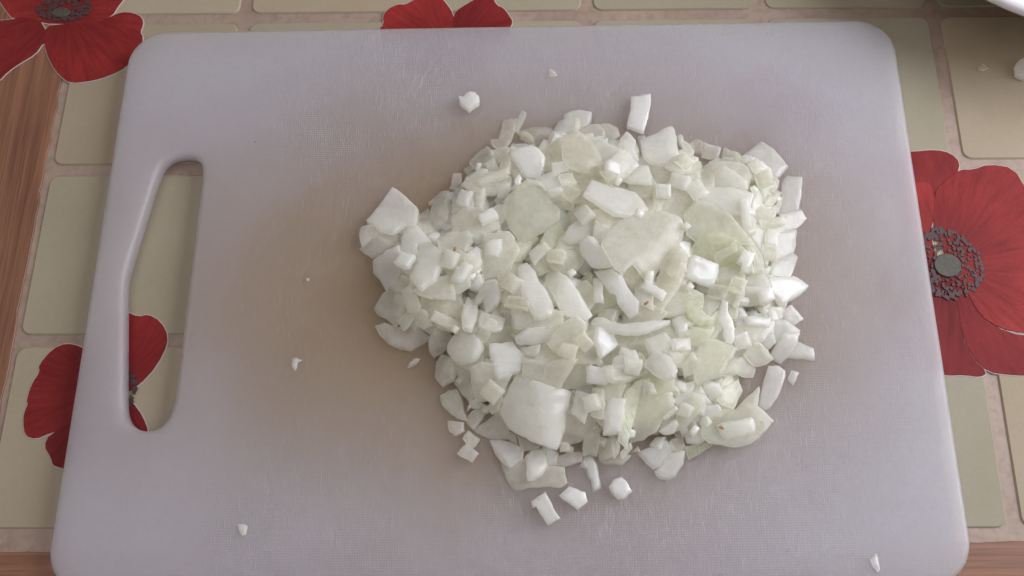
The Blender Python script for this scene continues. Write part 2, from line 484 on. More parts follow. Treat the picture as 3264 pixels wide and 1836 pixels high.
poppy('red poppy print beside the handle-side top corner of the board', [
    (tab(z1, [(-120, -260), (600, -330), (1250, -140), (1140, 0), (1085, 70), (1030, 160), (850, 245), (600, 230), (410, 225), (250, 170), (130, 185), (90, 140), (30, 60), (-30, -40)]), R3),
    (tab(z1, [(0, 200), (130, 185), (280, 170), (420, 230), (420, 405), (390, 420), (340, 500), (180, 595), (75, 670), (0, 750), (-160, 820), (-330, 700), (-360, 420), (-200, 250)]), R2),
    (tab(z1, [(1030, 160), (1120, 122), (1230, 130), (1305, 170), (1315, 240), (1285, 305), (1315, 350), (1290, 470), (1170, 620), (1000, 705), (850, 748), (650, 770), (560, 705), (480, 600), (430, 480), (415, 400), (420, 250), (620, 230), (850, 240)]), R1)],
    stamens=(tabp(z1, (600, 95)), 0.0125, 0.0066, 240), pod=(tabp(z1, (570, 130)), 0.0042, 0.0026))
z3 = zoomview(900, 0, 2.342)
poppy('red poppy print showing only two petals past the far long edge of the board', [
    (tab(z3, [(720, 230), (762, 190), (752, 130), (795, 72), (870, 40), (920, 46), (1000, 0), (1090, -60), (1180, -20), (1245, 60), (1275, 110), (1300, 225), (1290, 330), (1180, 420), (900, 400), (760, 330)]), R3),
    (tab(z3, [(1278, 112), (1340, 62), (1460, -8), (1520, -40), (1572, -10), (1600, 50), (1650, 68), (1690, 120), (1722, 172), (1700, 215), (1700, 330), (1560, 420), (1290, 420), (1280, 250)]), R2),
    (tab(z3, [(900, 400), (1200, 380), (1560, 400), (1500, 560), (1240, 640), (980, 560)]), R1)],
    stamens=(tabp(z3, (1260, 370)), 0.012, 0.010, 90))
z5 = zoomview(2750, 400, 1.611)
poppy('large red poppy print beside the plain short edge of the board', [
    (tab(z5, [(60, 190), (150, 142), (250, 140), (370, 129), (450, 148), (496, 195), (480, 255), (430, 330), (330, 420), (150, 420)]), R2),
    (tab(z5, [(40, 760), (250, 620), (430, 740), (480, 890), (500, 1080), (560, 1200), (636, 1272), (600, 1296), (520, 1284), (430, 1288), (300, 1270), (120, 1150)]), R4),
    (tab(z5, [(430, 760), (560, 820), (600, 990), (740, 1070), (900, 1090), (960, 1180), (900, 1290), (760, 1285), (640, 1270), (560, 1195), (500, 1070), (480, 900)]), R2),
    (tab(z5, [(150, 300), (270, 305), (330, 290), (362, 350), (368, 450), (340, 560), (380, 700), (250, 660), (180, 500)]), R3),
    (tab(z5, [(360, 400), (372, 330), (430, 280), (492, 232), (560, 234), (640, 205), (768, 224), (830, 330), (920, 420), (960, 560), (900, 650), (720, 660), (580, 690), (450, 720), (360, 560)]), R1),
    (tab(z5, [(440, 700), (580, 685), (720, 648), (900, 640), (980, 800), (960, 980), (900, 1066), (828, 1072), (700, 1048), (595, 980), (540, 880)]), R3)],
    stamens=(tabp(z5, (425, 715)), 0.0148, 0.0158, 330), pod=(tabp(z5, (428, 725)), 0.0056, 0.0052))
z2 = zoomview(0, 400, 1.26)
poppy('dark red poppy print half under the grip and showing through the handle slot', [
    (tab(z2, [(330, 890), (270, 876), (215, 900), (160, 965), (166, 992), (132, 1040), (112, 1108), (118, 1120), (104, 1150), (98, 1190), (106, 1248), (150, 1262), (204, 1238), (330, 1200), (470, 1080), (440, 950)]), R2),
    (tab(z2, [(204, 1240), (182, 1290), (210, 1335), (216, 1365), (246, 1376), (330, 1400), (430, 1330), (480, 1120), (330, 1180)]), R4),
    (tab(z2, [(400, 900), (440, 800), (506, 748), (560, 772), (600, 761), (650, 790), (681, 850), (662, 920), (600, 1012), (512, 1082), (430, 1060)]), R1),
    (tab(z2, [(505, 1084), (560, 1140), (592, 1202), (602, 1255), (570, 1330), (450, 1340), (410, 1200), (450, 1100)]), R2)],
    stamens=(tabp(z2, (470, 1060)), 0.0085, 0.0105, 110))
zd = zoomview(0, 0, 0.78922)
poppy('red poppy print lying under the board and tinting it pink', [
    (tab(zd, [(1830, 250), (1860, 190), (1930, 170), (1990, 215), (2000, 280), (1950, 330), (1880, 320)]), R3),
    (tab(zd, [(1950, 240), (2040, 230), (2080, 290), (2050, 360), (1980, 370), (1930, 320)]), R1),
    (tab(zd, [(1860, 300), (1940, 300), (1960, 380), (1900, 420), (1830, 390), (1820, 330)]), R2)],
    stamens=(tabp(zd, (1935, 295)), 0.009, 0.009, 60))

# ------------------------------------------------------------------ cutting board
ZB = 0.0092                              # top of the board; it lies on the raised print of the cloth
ZL = 0.0019
def rounded_rect(w, h, r, n=14):
    pts = []
    for cx, cy, a0 in ((w - r, h - r, 0), (-w + r, h - r, 90), (-w + r, -h + r, 180), (w - r, -h + r, 270)):
        for k in range(n + 1):
            a_ = math.radians(a0 + 90 * k / n); pts.append((cx + r * math.cos(a_), cy + r * math.sin(a_)))
    return np.array(pts)
outer = resample(rounded_rect(0.17, 0.12, 0.0165), 0.004)
hole_px = z2([(738, 114), (775, 119), (800, 137), (813, 168), (806, 240), (795, 330), (770, 520), (745, 720), (722, 915), (705, 1060), (692, 1132),
              (668, 1188), (630, 1218), (585, 1228), (538, 1216), (505, 1186), (491, 1140), (490, 1040), (492, 900), (493, 760), (492, 650), (502, 585), (538, 470), (588, 310), (626, 190), (648, 148), (688, 122)])
hole = ccw(unproject(hole_px, ZB)[:, :2])
hole = resample(smooth_loop(hole, 2), 0.0012)
def board_mesh():
    R = 0.0019
    prof = []
    for k in range(6):
        a_ = math.radians(90 * k / 5); prof.append((R * (1 - math.sin(a_)), ZB - R * (1 - math.cos(a_))))
    for k in range(6):
        a_ = math.radians(90 * k / 5); prof.append((R * (1 - math.cos(a_)), ZL + R * (1 - math.sin(a_))))
    V, F = [], []
    def rings(loop, sgn):
        ids = []
        for d, z in prof:
            p = offset(loop, d * sgn) if abs(d) > 1e-9 else loop
            ids.append(list(range(len(V), len(V) + len(p)))); V.extend([(x, y, z) for x, y in p])
        for A, B in zip(ids[:-1], ids[1:]):
            n = len(A)
            for i in range(n):
                j = (i + 1) % n
                F.append([A[i], B[i], B[j], A[j]] if sgn > 0 else [A[j], B[j], B[i], A[i]])
        return ids
    ro = rings(outer, 1); rh = rings(hole, -1)
    nflat = len(F)
    for lev, flip in ((0, False), (-1, True)):
        loop = ro[lev] + rh[lev]
        co = [Vector(V[i][:2]) for i in loop]
        n0 = len(ro[lev]); n1 = len(rh[lev])
        ed = [(i, (i + 1) % n0) for i in range(n0)] + [(n0 + i, n0 + (i + 1) % n1) for i in range(n1)]
        r = delaunay_2d_cdt(co, ed, [], 0, 1e-9)
        hp = np.array([V[i][:2] for i in rh[lev]]); op = np.array([V[i][:2] for i in ro[lev]])
        back = [lst[0] for lst in r[3]]
        cc = np.array([np.mean([r[0][k] for k in f], axis=0) for f in r[2]])
        keep = inside(cc, op) & ~inside(cc, hp)
        for f, kp in zip(r[2], keep):
            if kp:
                g = [loop[back[k]] for k in f]
                F.append(g[::-1] if flip else g)
    sm = [True] * nflat + [False] * (len(F) - nflat)
    return mesh('cutting_board', V, F, sm)
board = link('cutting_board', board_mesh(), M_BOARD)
tag(board, 'white translucent plastic cutting board with a tapered handle slot under the chopped onion', 'cutting board')

# ------------------------------------------------------------------ white bowl at the far corner
def bowl():
    rim_px = zd([(2535, 14)])
    zr = 0.042
    p = unproject(rim_px, zr)[0]
    q = unproject(zd([(2535 + 27.2, 14 - 55)]), zr)[0]
    d = (q - p)[:2]; d = d / np.linalg.norm(d)
    Rr = 0.105
    c = p[:2] + d * Rr
    prof = [(0.0, 0.005), (0.030, 0.0052), (0.050, 0.008), (0.080, 0.024), (0.097, 0.0395), (0.1005, 0.0418), (0.1035, 0.0418), (0.105, 0.0404), (0.1045, 0.0385),
            (0.100, 0.033), (0.086, 0.020), (0.060, 0.008), (0.042, 0.0050), (0.040, 0.0008), (0.036, 0.0008), (0.034, 0.004), (0.0, 0.004)]
    n = 96
    V, F = [], []
    for k in range(n):
        a_ = 2 * math.pi * k / n
        V += [(r * math.cos(a_), r * math.sin(a_), z) for r, z in prof]
    m = len(prof)
    for k in range(n):
        k2 = (k + 1) % n
        for i in range(m - 1): F.append([k * m + i, k * m + i + 1, k2 * m + i + 1, k2 * m + i])
    me = mesh('bowl', V, F, True)
    bm = bmesh.new(); bm.from_mesh(me); bmesh.ops.remove_doubles(bm, verts=bm.verts, dist=1e-6); bmesh.ops.recalc_face_normals(bm, faces=bm.faces); bm.to_mesh(me); bm.free()
    s = NT('bowl_glaze'); s.set(Base_Color=(0.78, 0.77, 0.78), Roughness=0.18)
    v = s.coord('Object'); s.bump(s.noise(v, 40, 2, 0.5), 0.03, 0.001)
    o = link('bowl', me, s.m)
    o.location = (c[0], c[1], TZ + 0.0002)
    tag(o, 'white ceramic bowl standing on the printed cloth past the board corner', 'bowl')
bowl()

# ------------------------------------------------------------------ the chopped onion, piece by piece
# views: where in the photograph a group of outlines was measured (origin, scale)
VW = {k: zoomview(*v) for k, v in dict(
    A=(1100, 280, 3.623), B=(1600, 280, 3.623), C=(2100, 380, 3.623), D=(1100, 600, 3.623), E=(1600, 640, 3.623), F=(2100, 740, 3.623),
    G=(1300, 1000, 3.623), H=(1800, 1000, 3.623), I=(1400, 1280, 3.623), J=(1900, 1200, 3.623), K=(2200, 1000, 3.622), L=(1130, 880, 3.622), Z=(0, 0, 0.78922)).items()}
# (view, layer, tint, thickness mm, outline, options)   tint: w white, c cream, g green, G strong green, t watery
PC = [
# --- far edge and handle-side top
('A', 1, 't', 3.5, [(1820,370),(1985,335),(1960,440),(1940,540),(1860,680),(1770,700),(1690,640),(1680,590),(1770,590)], {}),
('A', 3, 'g', 2.2, [(2045,262),(2075,290),(2060,345),(1985,500),(1945,470),(1990,370)], dict(lm='the upright green sliver', lab='thin pale green onion sliver pointing off the far edge of the heap')),
('A', 1, 't', 4, [(1540,745),(1640,670),(1700,720),(1720,830),(1720,900),(1560,960),(1430,850)], {}),
('A', 0, 'c', 3, [(1380,930),(1440,890),(1500,920),(1420,985)], {}),
('A', 1, 'c', 3, [(1245,985),(1350,985),(1355,1060),(1330,1110),(1360,1180),(1290,1190),(1210,1150)], dict(lab='small cream onion stub sticking out of the heap edge above the spotted piece')),
('A', 1, 'c', 5, [(1410,1020),(1530,960),(1900,960),(1920,1080),(1750,1180),(1560,1200),(1440,1130),(1370,1070)], {}),
('A', 1, 't', 4, [(1720,700),(1870,670),(1900,800),(1890,960),(1770,960),(1800,820)], {}),
('A', 3, 'w', 2.5, [(1945,930),(1985,925),(2030,1040),(2010,1055),(1960,1010),(1920,960)], {}),
('A', 3, 'w', 4, [(1770,1150),(1830,1105),(1905,1095),(1900,1160),(1840,1270),(1760,1250),(1755,1190)], dict(k=1)),
('B', 2, 'W', 6, [(100,730),(160,690),(350,655),(430,690),(495,790),(490,900),(440,1030),(290,1020),(220,950),(180,880),(95,770)], dict(lm='the crumpled white chunk', lab='crumpled bright white onion chunk on the far handle-side shoulder of the heap', k=1)),
('B', 0, 't', 3.5, [(190,500),(290,465),(400,445),(540,455),(600,480),(580,560),(540,640),(380,640),(330,560),(230,520)], {}),
('B', 1, 't', 3, [(220,540),(280,500),(360,570),(370,630),(300,660),(210,590)], {}),
('B', 1, 'w', 3.5, [(735,300),(860,260),(925,255),(1025,275),(1020,370),(960,430),(880,470),(740,400)], dict(lab='white flat onion flake topmost at the far edge of the heap')),
('B', 1, 'w', 3.5, [(620,440),(650,385),(750,350),(860,390),(860,480),(760,500),(590,560),(600,480)], {}),
('B', 3, 'w', 3, [(610,500),(665,545),(560,630)], {}),
('B', 3, 'g', 2.2, [(865,345),(905,350),(905,450),(890,495),(850,470)], dict(lab='tiny pale green onion stick lying on the white flake at the far edge')),
('B', 1, 'c', 4, [(920,470),(1010,425),(1115,420),(1190,490),(1180,560),(1060,615),(1030,560),(900,490)], {}),
('B', 0, 'g', 3.5, [(1125,420),(1240,405),(1330,460),(1355,540),(1280,580),(1200,560),(1190,480)], {}),
('B', 1, 'W', 4, [(1490,100),(1720,60),(1725,110),(1720,200),(1640,500),(1450,440),(1450,380),(1480,280)], dict(loose=1, k=0.4, lab='loose white onion rectangle on the board beyond the far edge of heap')),
('B', 1, 'w', 4, [(1440,490),(1510,550),(1550,600),(1530,720),(1580,790),(1490,770),(1400,700),(1360,620),(1400,540)], {}),
('B', 2, 't', 4, [(700,560),(860,500),(960,560),(1080,660),(1215,890),(1080,940),(990,970),(740,900),(700,760)], dict(lm='the wide watery petal', lab='wide watery onion petal, the largest flat piece near the far edge of heap', fold=(-0.3,0.1))),
('B', 1, 't', 4, [(520,720),(700,580),(710,780),(580,920),(490,890),(490,780)], {}),
('B', 1, 'w', 3.5, [(1070,640),(1150,630),(1370,730),(1300,790),(1290,900),(1210,890),(1140,760)], {}),
('B', 2, 'w', 4, [(1360,730),(1440,760),(1580,890),(1430,1035),(1250,960),(1210,890),(1300,800)], {}),
('B', 3, 'w', 4, [(1590,890),(1690,880),(1730,1000),(1720,1060),(1490,1050),(1430,1030)], dict(k=1)),
('B', 2, 'c', 4, [(1490,1055),(1720,1060),(1770,1105),(1660,1205),(1600,1200),(1480,1120)], {}),
('B', 3, 'g', 3, [(1130,950),(1220,930),(1385,1040),(1310,1110),(1240,1110)], {}),
('B', 1, 't', 4, [(960,970),(1100,940),(1240,1110),(1040,1060),(980,1100),(700,1160),(740,1080)], {}),
('B', 2, 'w', 4, [(430,1040),(600,970),(740,1050),(720,1130),(640,1180),(520,1140)], {}),
('B', 3, 'w', 5, [(1040,1060),(1240,1130),(1400,1160),(1530,1200),(1640,1320),(1700,1404),(1600,1444),(1470,1470),(1300,1444),(1170,1364),(1060,1290),(935,1215)], dict(lm='the long white slab', lab='long white onion slab with slanted ends above the big curved petal')),
('B', 2, 'w', 4.5, [(1600,600),(1820,500),(1970,430),(1995,460),(2025,640),(2050,790),(1900,880),(1750,880),(1640,800)], dict(lm='the upright bright square', lab='broad white onion square with a bright raised edge on the far rim', fold=(0.1,0.2))),
('B', 1, 'c', 5, [(1600,1190),(1780,1100),(1800,1200),(1740,1350),(1690,1390),(1560,1250)], {}),
('B', 1, 't', 4.5, [(1800,900),(2060,930),(2030,1080),(1960,1120),(1790,1170),(1720,1090)], {}),
('B', 1, 'c', 4, [(1810,1200),(1940,1130),(1980,1220),(1900,1330),(1800,1420)], {}),
('B', 1, 'c', 4, [(830,1340),(960,1270),(1130,1340),(1250,1440),(1100,1480),(840,1460)], {}),
('B', 1, 'c', 3, [(700,1240),(850,1150),(940,1215),(930,1260),(720,1260)], {}),
('B', 2, 'w', 3, [(530,1200),(660,1170),(700,1230),(580,1300)], {}),
('B', 2, 'g', 2.5, [(590,1290),(680,1270),(800,1330),(790,1390),(700,1350)], {}),
('B', 0, 't', 4, [(850,600),(1060,620),(1080,700),(900,760),(780,700)], {}),
('B', 0, 'c', 4, [(1560,560),(1640,540),(1660,800),(1580,760)], {}),
('B', 0, 'c', 4, [(60,820),(180,880),(210,1000),(110,1040),(20,960)], {}),
# --- the layered green fan
('E', 3, 'g', 3.5, [(5,60),(40,-40),(110,-100),(180,-190),(290,-260),(430,-240),(490,-180),(530,-90),(570,0),(665,85),(655,225),(480,350),(330,440),(200,500),(170,420),(90,320),(30,190)], dict(lm='the pale green fan', lab='pale green fan-shaped onion heart of thin layers near the heap centre', k=0.9, rings=1)),
('E', 4, 'g', 1.4, [(120,-85),(185,-180),(290,-258),(425,-236),(486,-178),(520,-100),(470,-165),(400,-190),(300,-170),(200,-110)], dict(lab='thin curved green rim layer lying on the upper border of green fan')),
('E', 1, 'G', 2.5, [(500,460),(560,370),(650,300),(720,430),(650,600),(580,590),(520,540)], {}),
('E', 2, 'g', 2.5, [(210,500),(330,450),(310,560),(240,660),(100,720),(150,650)], {}),
('E', 1, 'c', 3, [(0,840),(200,700),(210,760),(100,850),(0,880)], {}),
('E', 2, 'w', 2.8, [(330,610),(480,480),(530,540),(370,700)], {}),
('E', 1, 'c', 4, [(370,740),(530,600),(600,640),(530,780),(430,830)], {}),
# --- right shoulder
('C', 2, 'w', 2.2, [(215,190),(250,165),(270,195),(330,400),(250,290)], {}),
('C', 2, 'g', 3, [(265,215),(350,280),(415,370),(395,430),(330,410)], dict(lab='pale green wedge standing beside the bright raised onion square')),
('C', 0, 't', 3.5, [(380,270),(440,225),(490,240),(510,280),(500,390),(420,360)], {}),
('C', 1, 'c', 4, [(530,260),(620,295),(715,330),(700,440),(590,450),(495,430)], dict(lab='small cream onion square on the far rim between green wedge and dome')),
('C', 0, 'G', 3, [(750,310),(800,350),(900,380),(940,440),(1010,450),(1030,500),(780,450),(740,430)], {}),
('C', 1, 'w', 4, [(1010,380),(1190,250),(1330,340),(1490,520),(1350,670),(1230,560),(1040,480)], dict(lm='the outlying corner square', lab='tilted white onion square jutting out at the far corner away from handle')),
('C', 2, 'w', 4, [(1040,520),(1200,480),(1290,560),(1330,670),(1200,640),(1100,700),(1030,660)], {}),
('C', 2, 'w', 4, [(190,465),(270,420),(390,490),(350,570),(260,590),(100,530)], dict(k=1)),
('C', 2, 'g', 4, [(290,1080),(430,930),(600,970),(830,1090),(950,1260),(1000,1310),(1090,1449),(470,1449),(390,1380),(330,1330)], dict(k=0.8, lm='the green hollow leaf', lab='broad yellow-green hollow onion leaf below the white dome', veins=1)),
('C', 3, 'c', 4.5, [(475,560),(590,455),(760,470),(900,480),(1030,530),(1040,640),(1010,710),(820,620),(640,560),(630,770),(480,760)], dict(k=0.9, lm='the white dome', lab='smooth domed onion shell crowning the heap end away from handle')),
('C', 4, 'w', 3, [(640,560),(760,530),(880,600),(1010,710),(1030,800),(850,800),(660,780)], {}),
('C', 4, 'w', 4, [(480,780),(660,780),(850,780),(1100,840),(1050,1080),(800,1090),(600,980),(465,930)], dict(k=0.6, lab='broad smooth white onion shell directly below the domed shell')),
('C', 3, 'w', 4, [(800,1090),(1060,1080),(1125,1190),(1125,1290),(1040,1310),(880,1180)], {}),
('C', 4, 'w', 2.5, [(1140,780),(1190,880),(1190,980),(1060,1095),(1080,960)], dict(lab='narrow glossy eye-shaped onion sliver beside the broad smooth shells')),
('C', 3, 'g', 3, [(1150,700),(1230,640),(1300,650),(1400,700),(1360,830),(1290,800),(1230,920),(1180,800)], dict(lab='wet shiny notched onion bit below the outlying corner square')),
('C', 2, 'c', 3, [(1260,880),(1360,800),(1430,850),(1320,990),(1200,1000),(1230,920)], {}),
('C', 2, 'c', 1.8, [(1440,900),(1420,1000),(1380,1090),(1300,1080),(1320,1010)], {}),
('C', 1, 'w', 4, [(1490,640),(1660,655),(1640,900),(1620,1040),(1480,1090),(1400,1080),(1430,850),(1440,720)], dict(lab='tall white onion rectangle at the heap rim away from the handle')),
('C', 2, 'w', 4, [(1280,1190),(1480,1090),(1640,1045),(1710,1150),(1600,1260),(1340,1330),(1240,1240)], {}),
('C', 1, 'c', 3.5, [(1110,1110),(1200,1050),(1310,1090),(1300,1160),(1180,1200),(1120,1200)], {}),
('C', 1, 'w', 4.5, [(1120,1220),(1220,1240),(1340,1300),(1590,1270),(1580,1449),(1560,1540),(1450,1594),(1260,1620),(1190,1560),(1110,1420),(1040,1320)], {}),
('C', 1, 'c', 4, [(200,900),(250,760),(440,600),(480,780),(450,930),(300,1060),(130,1070),(60,1040)], {}),
('C', 0, 'c', 4, [(250,560),(450,520),(470,640),(300,720),(220,650)], {}),
('F', 2, 'G', 3.5, [(450,140),(560,50),(720,40),(900,130),(1080,330),(960,380),(900,460),(760,400),(690,420),(640,330),(400,270),(430,190)], dict(veins=1, lab='yellow-green veined onion leaf in the hollow behind the ribbed square')),
('F', 3, 'g', 2.2, [(940,20),(1010,0),(1090,100),(1180,250),(1230,410),(1240,460),(1140,465),(1110,330),(1060,200),(980,80)], dict(lm='the curved green rim strip', lab='long curved pale green onion rim strip bordering the hollow leaf')),
('F', 2, 'w', 4, [(1340,310),(1450,280),(1560,235),(1615,280),(1540,490),(1510,525),(1290,490),(1310,430)], {}),
('F', 1, 'W', 4.5, [(1290,510),(1520,515),(1570,495),(1740,610),(1650,700),(1440,820),(1380,740),(1290,690),(1270,620)], dict(lm='the star-shaped piece', lab='star-shaped white onion piece pointing off the rim away from the handle')),
('F', 4, 'W', 4, [(380,290),(430,270),(560,315),(700,370),(700,430),(640,630),(500,580),(330,515)], dict(lm='the ribbed square', lab='bright white ribbed onion square lying on the green leaves', veins=0)),
('E', 2, 'c', 4, [(1860,700),(2050,530),(2110,620),(2060,850),(1960,1040),(1830,1250),(1750,1230),(1760,1050),(1830,900)], dict(lab='long cream onion strip running down beside the big curved petal')),
('F', 1, 'c', 4, [(100,600),(220,500),(280,640),(330,740),(290,850),(100,900),(0,880)], {}),
('F', 3, 'g', 3.5, [(690,430),(960,330),(1000,560),(960,640),(920,740),(900,830),(780,800),(720,680),(690,620)], {}),
('F', 3, 'w', 3, [(960,370),(1090,380),(1080,450),(1000,495)], {}),
('F', 2, 'w', 4, [(1000,500),(1190,490),(1260,600),(1250,680),(1000,640)], {}),
('F', 2, 'w', 4, [(1010,640),(1240,670),(1310,770),(1240,825),(1150,810),(1050,840)], {}),
('F', 4, 'g', 2, [(930,680),(980,630),(1000,710),(920,880),(880,860)], {}),
('F', 3, 'G', 4, [(350,650),(420,640),(520,700),(510,900),(560,950),(700,900),(640,1010),(500,1020),(400,960),(330,800)], dict(lm='the green veined cup', lab='small cup of green onion with dark green vein dashes', veins=2)),
('F', 4, 'w', 3, [(530,730),(590,720),(730,760),(700,850),(580,950),(510,890)], {}),
('F', 5, 'W', 3.5, [(740,780),(800,800),(800,920),(860,1020),(870,1150),(870,1240),(840,1280),(770,1260),(750,1100),(670,1000),(700,900)], dict(lm='the wavy white strip', lab='wavy bright white onion strip standing beside the green veined cup')),
('F', 3, 'g', 3, [(800,840),(920,860),(910,985),(830,985)], {}),
('F', 3, 'W', 3, [(170,990),(300,950),(330,1020),(410,1050),(330,1070),(340,1145),(240,1165)], dict(lab='small white star-like onion bit beside the green veined cup')),
('F', 1, 'c', 4, [(270,360),(370,320),(330,515),(280,560),(240,480)], {}),
('F', 1, 'w', 4, [(1280,880),(1410,870),(1440,1000),(1330,1000)], {}),
('F', 2, 'w', 4.5, [(1420,870),(1480,880),(1530,840),(1600,910),(1670,1000),(1570,1080),(1470,1030)], dict(k=1, lab='crumpled white onion bit just below the star-shaped piece on the rim')),
('F', 1, 'w', 4, [(1330,1000),(1450,1010),(1570,1080),(1640,1130),(1630,1190),(1480,1300),(1340,1290),(1320,1150)], {}),
('F', 1, 'G', 3, [(400,960),(500,1030),(640,1010),(680,1100),(600,1190),(450,1150),(340,1100)], {}),
('K', 2, 'w', 4, [(1110,240),(1275,235),(1240,330),(1140,500),(1060,578),(955,510),(1000,420)], dict(lm='the slanting rim bar', lab='white onion bar slanting off the heap rim above the loose rectangle')),
('K', 0, 'w', 4, [(1180,370),(1250,325),(1425,395),(1440,525),(1140,490)], dict(lab='white onion bar poking farthest out of the heap away from the handle')),
('K', 1, 'w', 4, [(905,595),(1030,600),(1110,655),(1090,760),(1030,920),(940,1070),(870,1115),(780,1070),(830,880),(850,760)], dict(lm='the rim rectangle', lab='smooth white onion rectangle lying on the board beside the speckled leaf', k=0.5)),
('K', 0, 'w', 2, [(1180,650),(1260,680),(1195,810),(1145,750)], dict(loose=1, lab='tiny white onion chip on the board near the smooth rim rectangle')),
('K', 1, 'c', 4, [(600,180),(680,190),(740,330),(720,400),(640,470),(520,560),(500,350),(560,230)], {}),
('K', 2, 'g', 4, [(740,340),(780,315),(900,420),(960,520),(860,600),(770,610),(680,550),(640,470)], {}),
('K', 1, 'c', 4, [(480,560),(650,480),(740,600),(765,640),(740,740),(640,740),(520,690),(400,690)], {}),
('K', 2, 'w', 3.5, [(560,110),(760,20),(900,0),(960,80),(955,200),(915,190),(850,280),(740,310),(680,180)], dict(k=0.8, lab='curled white onion shell between wavy strip and crumpled rim bit')),
('K', 1, 'w', 4, [(740,310),(960,220),(1000,340),(910,420),(830,370)], {}),
('H', 3, 'g', 4, [(1580,370),(1640,260),(1800,310),(1990,385),(1880,560),(1830,700),(1650,750),(1560,800),(1510,640)], dict(lm='the big green-white leaf', lab='big smooth green-white onion leaf below the wavy white strip')),
('K', 4, 'g', 2, [(555,385),(500,480),(440,560),(365,690),(340,640),(430,520),(500,380)], {}),
('K', 3, 'W', 4, [(150,830),(250,810),(340,830),(385,940),(250,1015),(170,900)], dict(lab='bright white onion square between big green-white leaf and speckled leaf')),
('K', 2, 'g', 2.5, [(400,740),(510,700),(440,780),(380,860),(330,830)], {}),
('K', 1, 'g', 4, [(390,860),(560,760),(610,890),(590,930),(520,1100),(400,1050),(330,1000)], {}),
('J', 1, 'G', 3.5, [(1230,560),(1340,460),(1440,370),(1620,380),(1800,200),(1890,115),(1900,180),(1870,340),(2060,510),(1900,700),(1750,790),(1600,800),(1330,750),(1240,680)], dict(lm='the speckled leaf', lab='flat pale green onion leaf with tiny dark green specks at near rim', specks=1, k=0.3)),
('J', 2, 'w', 4.5, [(1430,560),(1600,520),(1810,470),(1850,560),(1840,630),(1700,660),(1520,710),(1450,650)], dict(lab='white onion bar with a brown end lying on the speckled leaf', brown=(0.06,0.5))),
('J', 2, 'w', 3.5, [(1040,700),(1110,620),(1230,600),(1240,640),(1260,680),(1240,740),(1170,770),(1060,760)], {}),
('J', 2, 'G', 3.5, [(1015,810),(1180,775),(1320,745),(1340,800),(1230,880),(1085,960)], dict(lm='the striped green square', lab='bright green striped onion square at the near rim of heap', veins=3)),
('J', 1, 'w', 4, [(490,890),(650,815),(810,740),(920,830),(720,1040),(660,1060),(570,960)], dict(lab='white onion square at the near rim, above the smooth oval piece')),
('J', 1, 'w', 4.5, [(700,1090),(870,900),(1020,870),(990,1000),(900,1140),(830,1170),(720,1140)], dict(lab='smooth rounded white onion oval jutting out at the near rim', k=1)),
('J', 1, 'g', 4, [(880,720),(1010,690),(1030,780),(1010,860),(890,850),(830,760)], {}),
('J', 1, 'W', 4.5, [(160,1260),(210,1190),(290,1160),(350,1210),(420,1320),(340,1380),(260,1400),(200,1340)], dict(loose=1, lab='loose white onion cube on the board, last of the three near the viewer')),
('J', 3, 'W', 4, [(130,280),(190,250),(330,255),(300,500),(270,620),(75,665),(90,500)], dict(lm='the tall white bar', lab='tall bright white onion bar standing beside the green veined band', k=0.5)),
('J', 2, 'G', 3.5, [(330,220),(480,50),(600,30),(640,60),(540,130),(500,260),(440,500),(390,700),(350,840),(260,740),(290,480),(320,300)], dict(lm='the green veined band', lab='curved green onion band with rows of short vein lines', veins=2)),
('J', 3, 'g', 4, [(500,300),(540,120),(590,200),(860,180),(880,290),(940,370),(780,480),(700,640),(560,740),(400,780),(440,500)], dict(lab='broad pale onion leaf spread out beside the green veined band')),
('J', 4, 'W', 3, [(880,180),(1000,90),(1160,30),(1130,130),(1050,260),(940,370),(870,290),(860,220)], dict(lm='the white leaf blade', lab='pointed white onion blade lying on the pale leaf below centre')),
('J', 3, 'g', 4, [(940,370),(1100,200),(1240,220),(1240,300),(1150,430),(1010,590),(820,660),(760,640),(930,480)], {}),
('J', 4, 'w', 3, [(590,120),(660,85),(690,180),(600,200)], {}),
('J', 4, 'g', 2.2, [(770,470),(930,340),(950,380),(800,510)], {}),
('J', 4, 'w', 3, [(740,640),(930,510),(960,560),(900,650),(800,680)], {}),
('J', 2, 'g', 2.5, [(190,690),(270,640),(280,880),(220,940)], {}),
('J', 2, 'g', 2.5, [(290,880),(400,760),(420,830),(320,950)], {}),
('J', 1, 'g', 3.5, [(30,740),(190,690),(200,930),(30,970)], {}),
('J', 3, 'w', 2.5, [(620,780),(700,700),(800,690),(740,830)], {}),
('J', 1, 'G', 2, [(400,870),(480,810),(525,880)], {}),
('J', 0, 'g', 3, [(40,980),(300,900),(400,910),(300,1000),(100,1010)], {}),
('J', 1, 'c', 4, [(1010,560),(1110,500),(1170,560),(1120,620),(1020,640)], {}),
# --- centre
('H', 3, 'w', 3.5, [(315,65),(350,25),(440,35),(560,90),(700,110),(880,90),(1040,60),(1220,40),(1090,120),(920,190),(740,205),(580,190),(450,140)], dict(lm='the white crescent', lab='long curved white onion crescent under the end of the double bar', k=0.9)),
('H', 2, 'c', 4.5, [(80,470),(280,240),(400,170),(420,320),(430,470),(370,560),(230,550),(120,540)], {}),
('H', 2, 'W', 4.5, [(400,170),(540,240),(590,350),(440,470),(410,300)], dict(k=1, lab='bright white onion facet below the white crescent')),
('H', 1, 'c', 4, [(590,290),(670,400),(480,570),(400,530),(440,470)], {}),
('H', 1, 'c', 4, [(600,200),(780,210),(860,220),(760,330),(700,390),(620,280)], {}),
('H', 1, 'c', 4.5, [(870,220),(1000,140),(1270,130),(1300,230),(1270,350),(1070,410),(1000,420),(950,300)], {}),
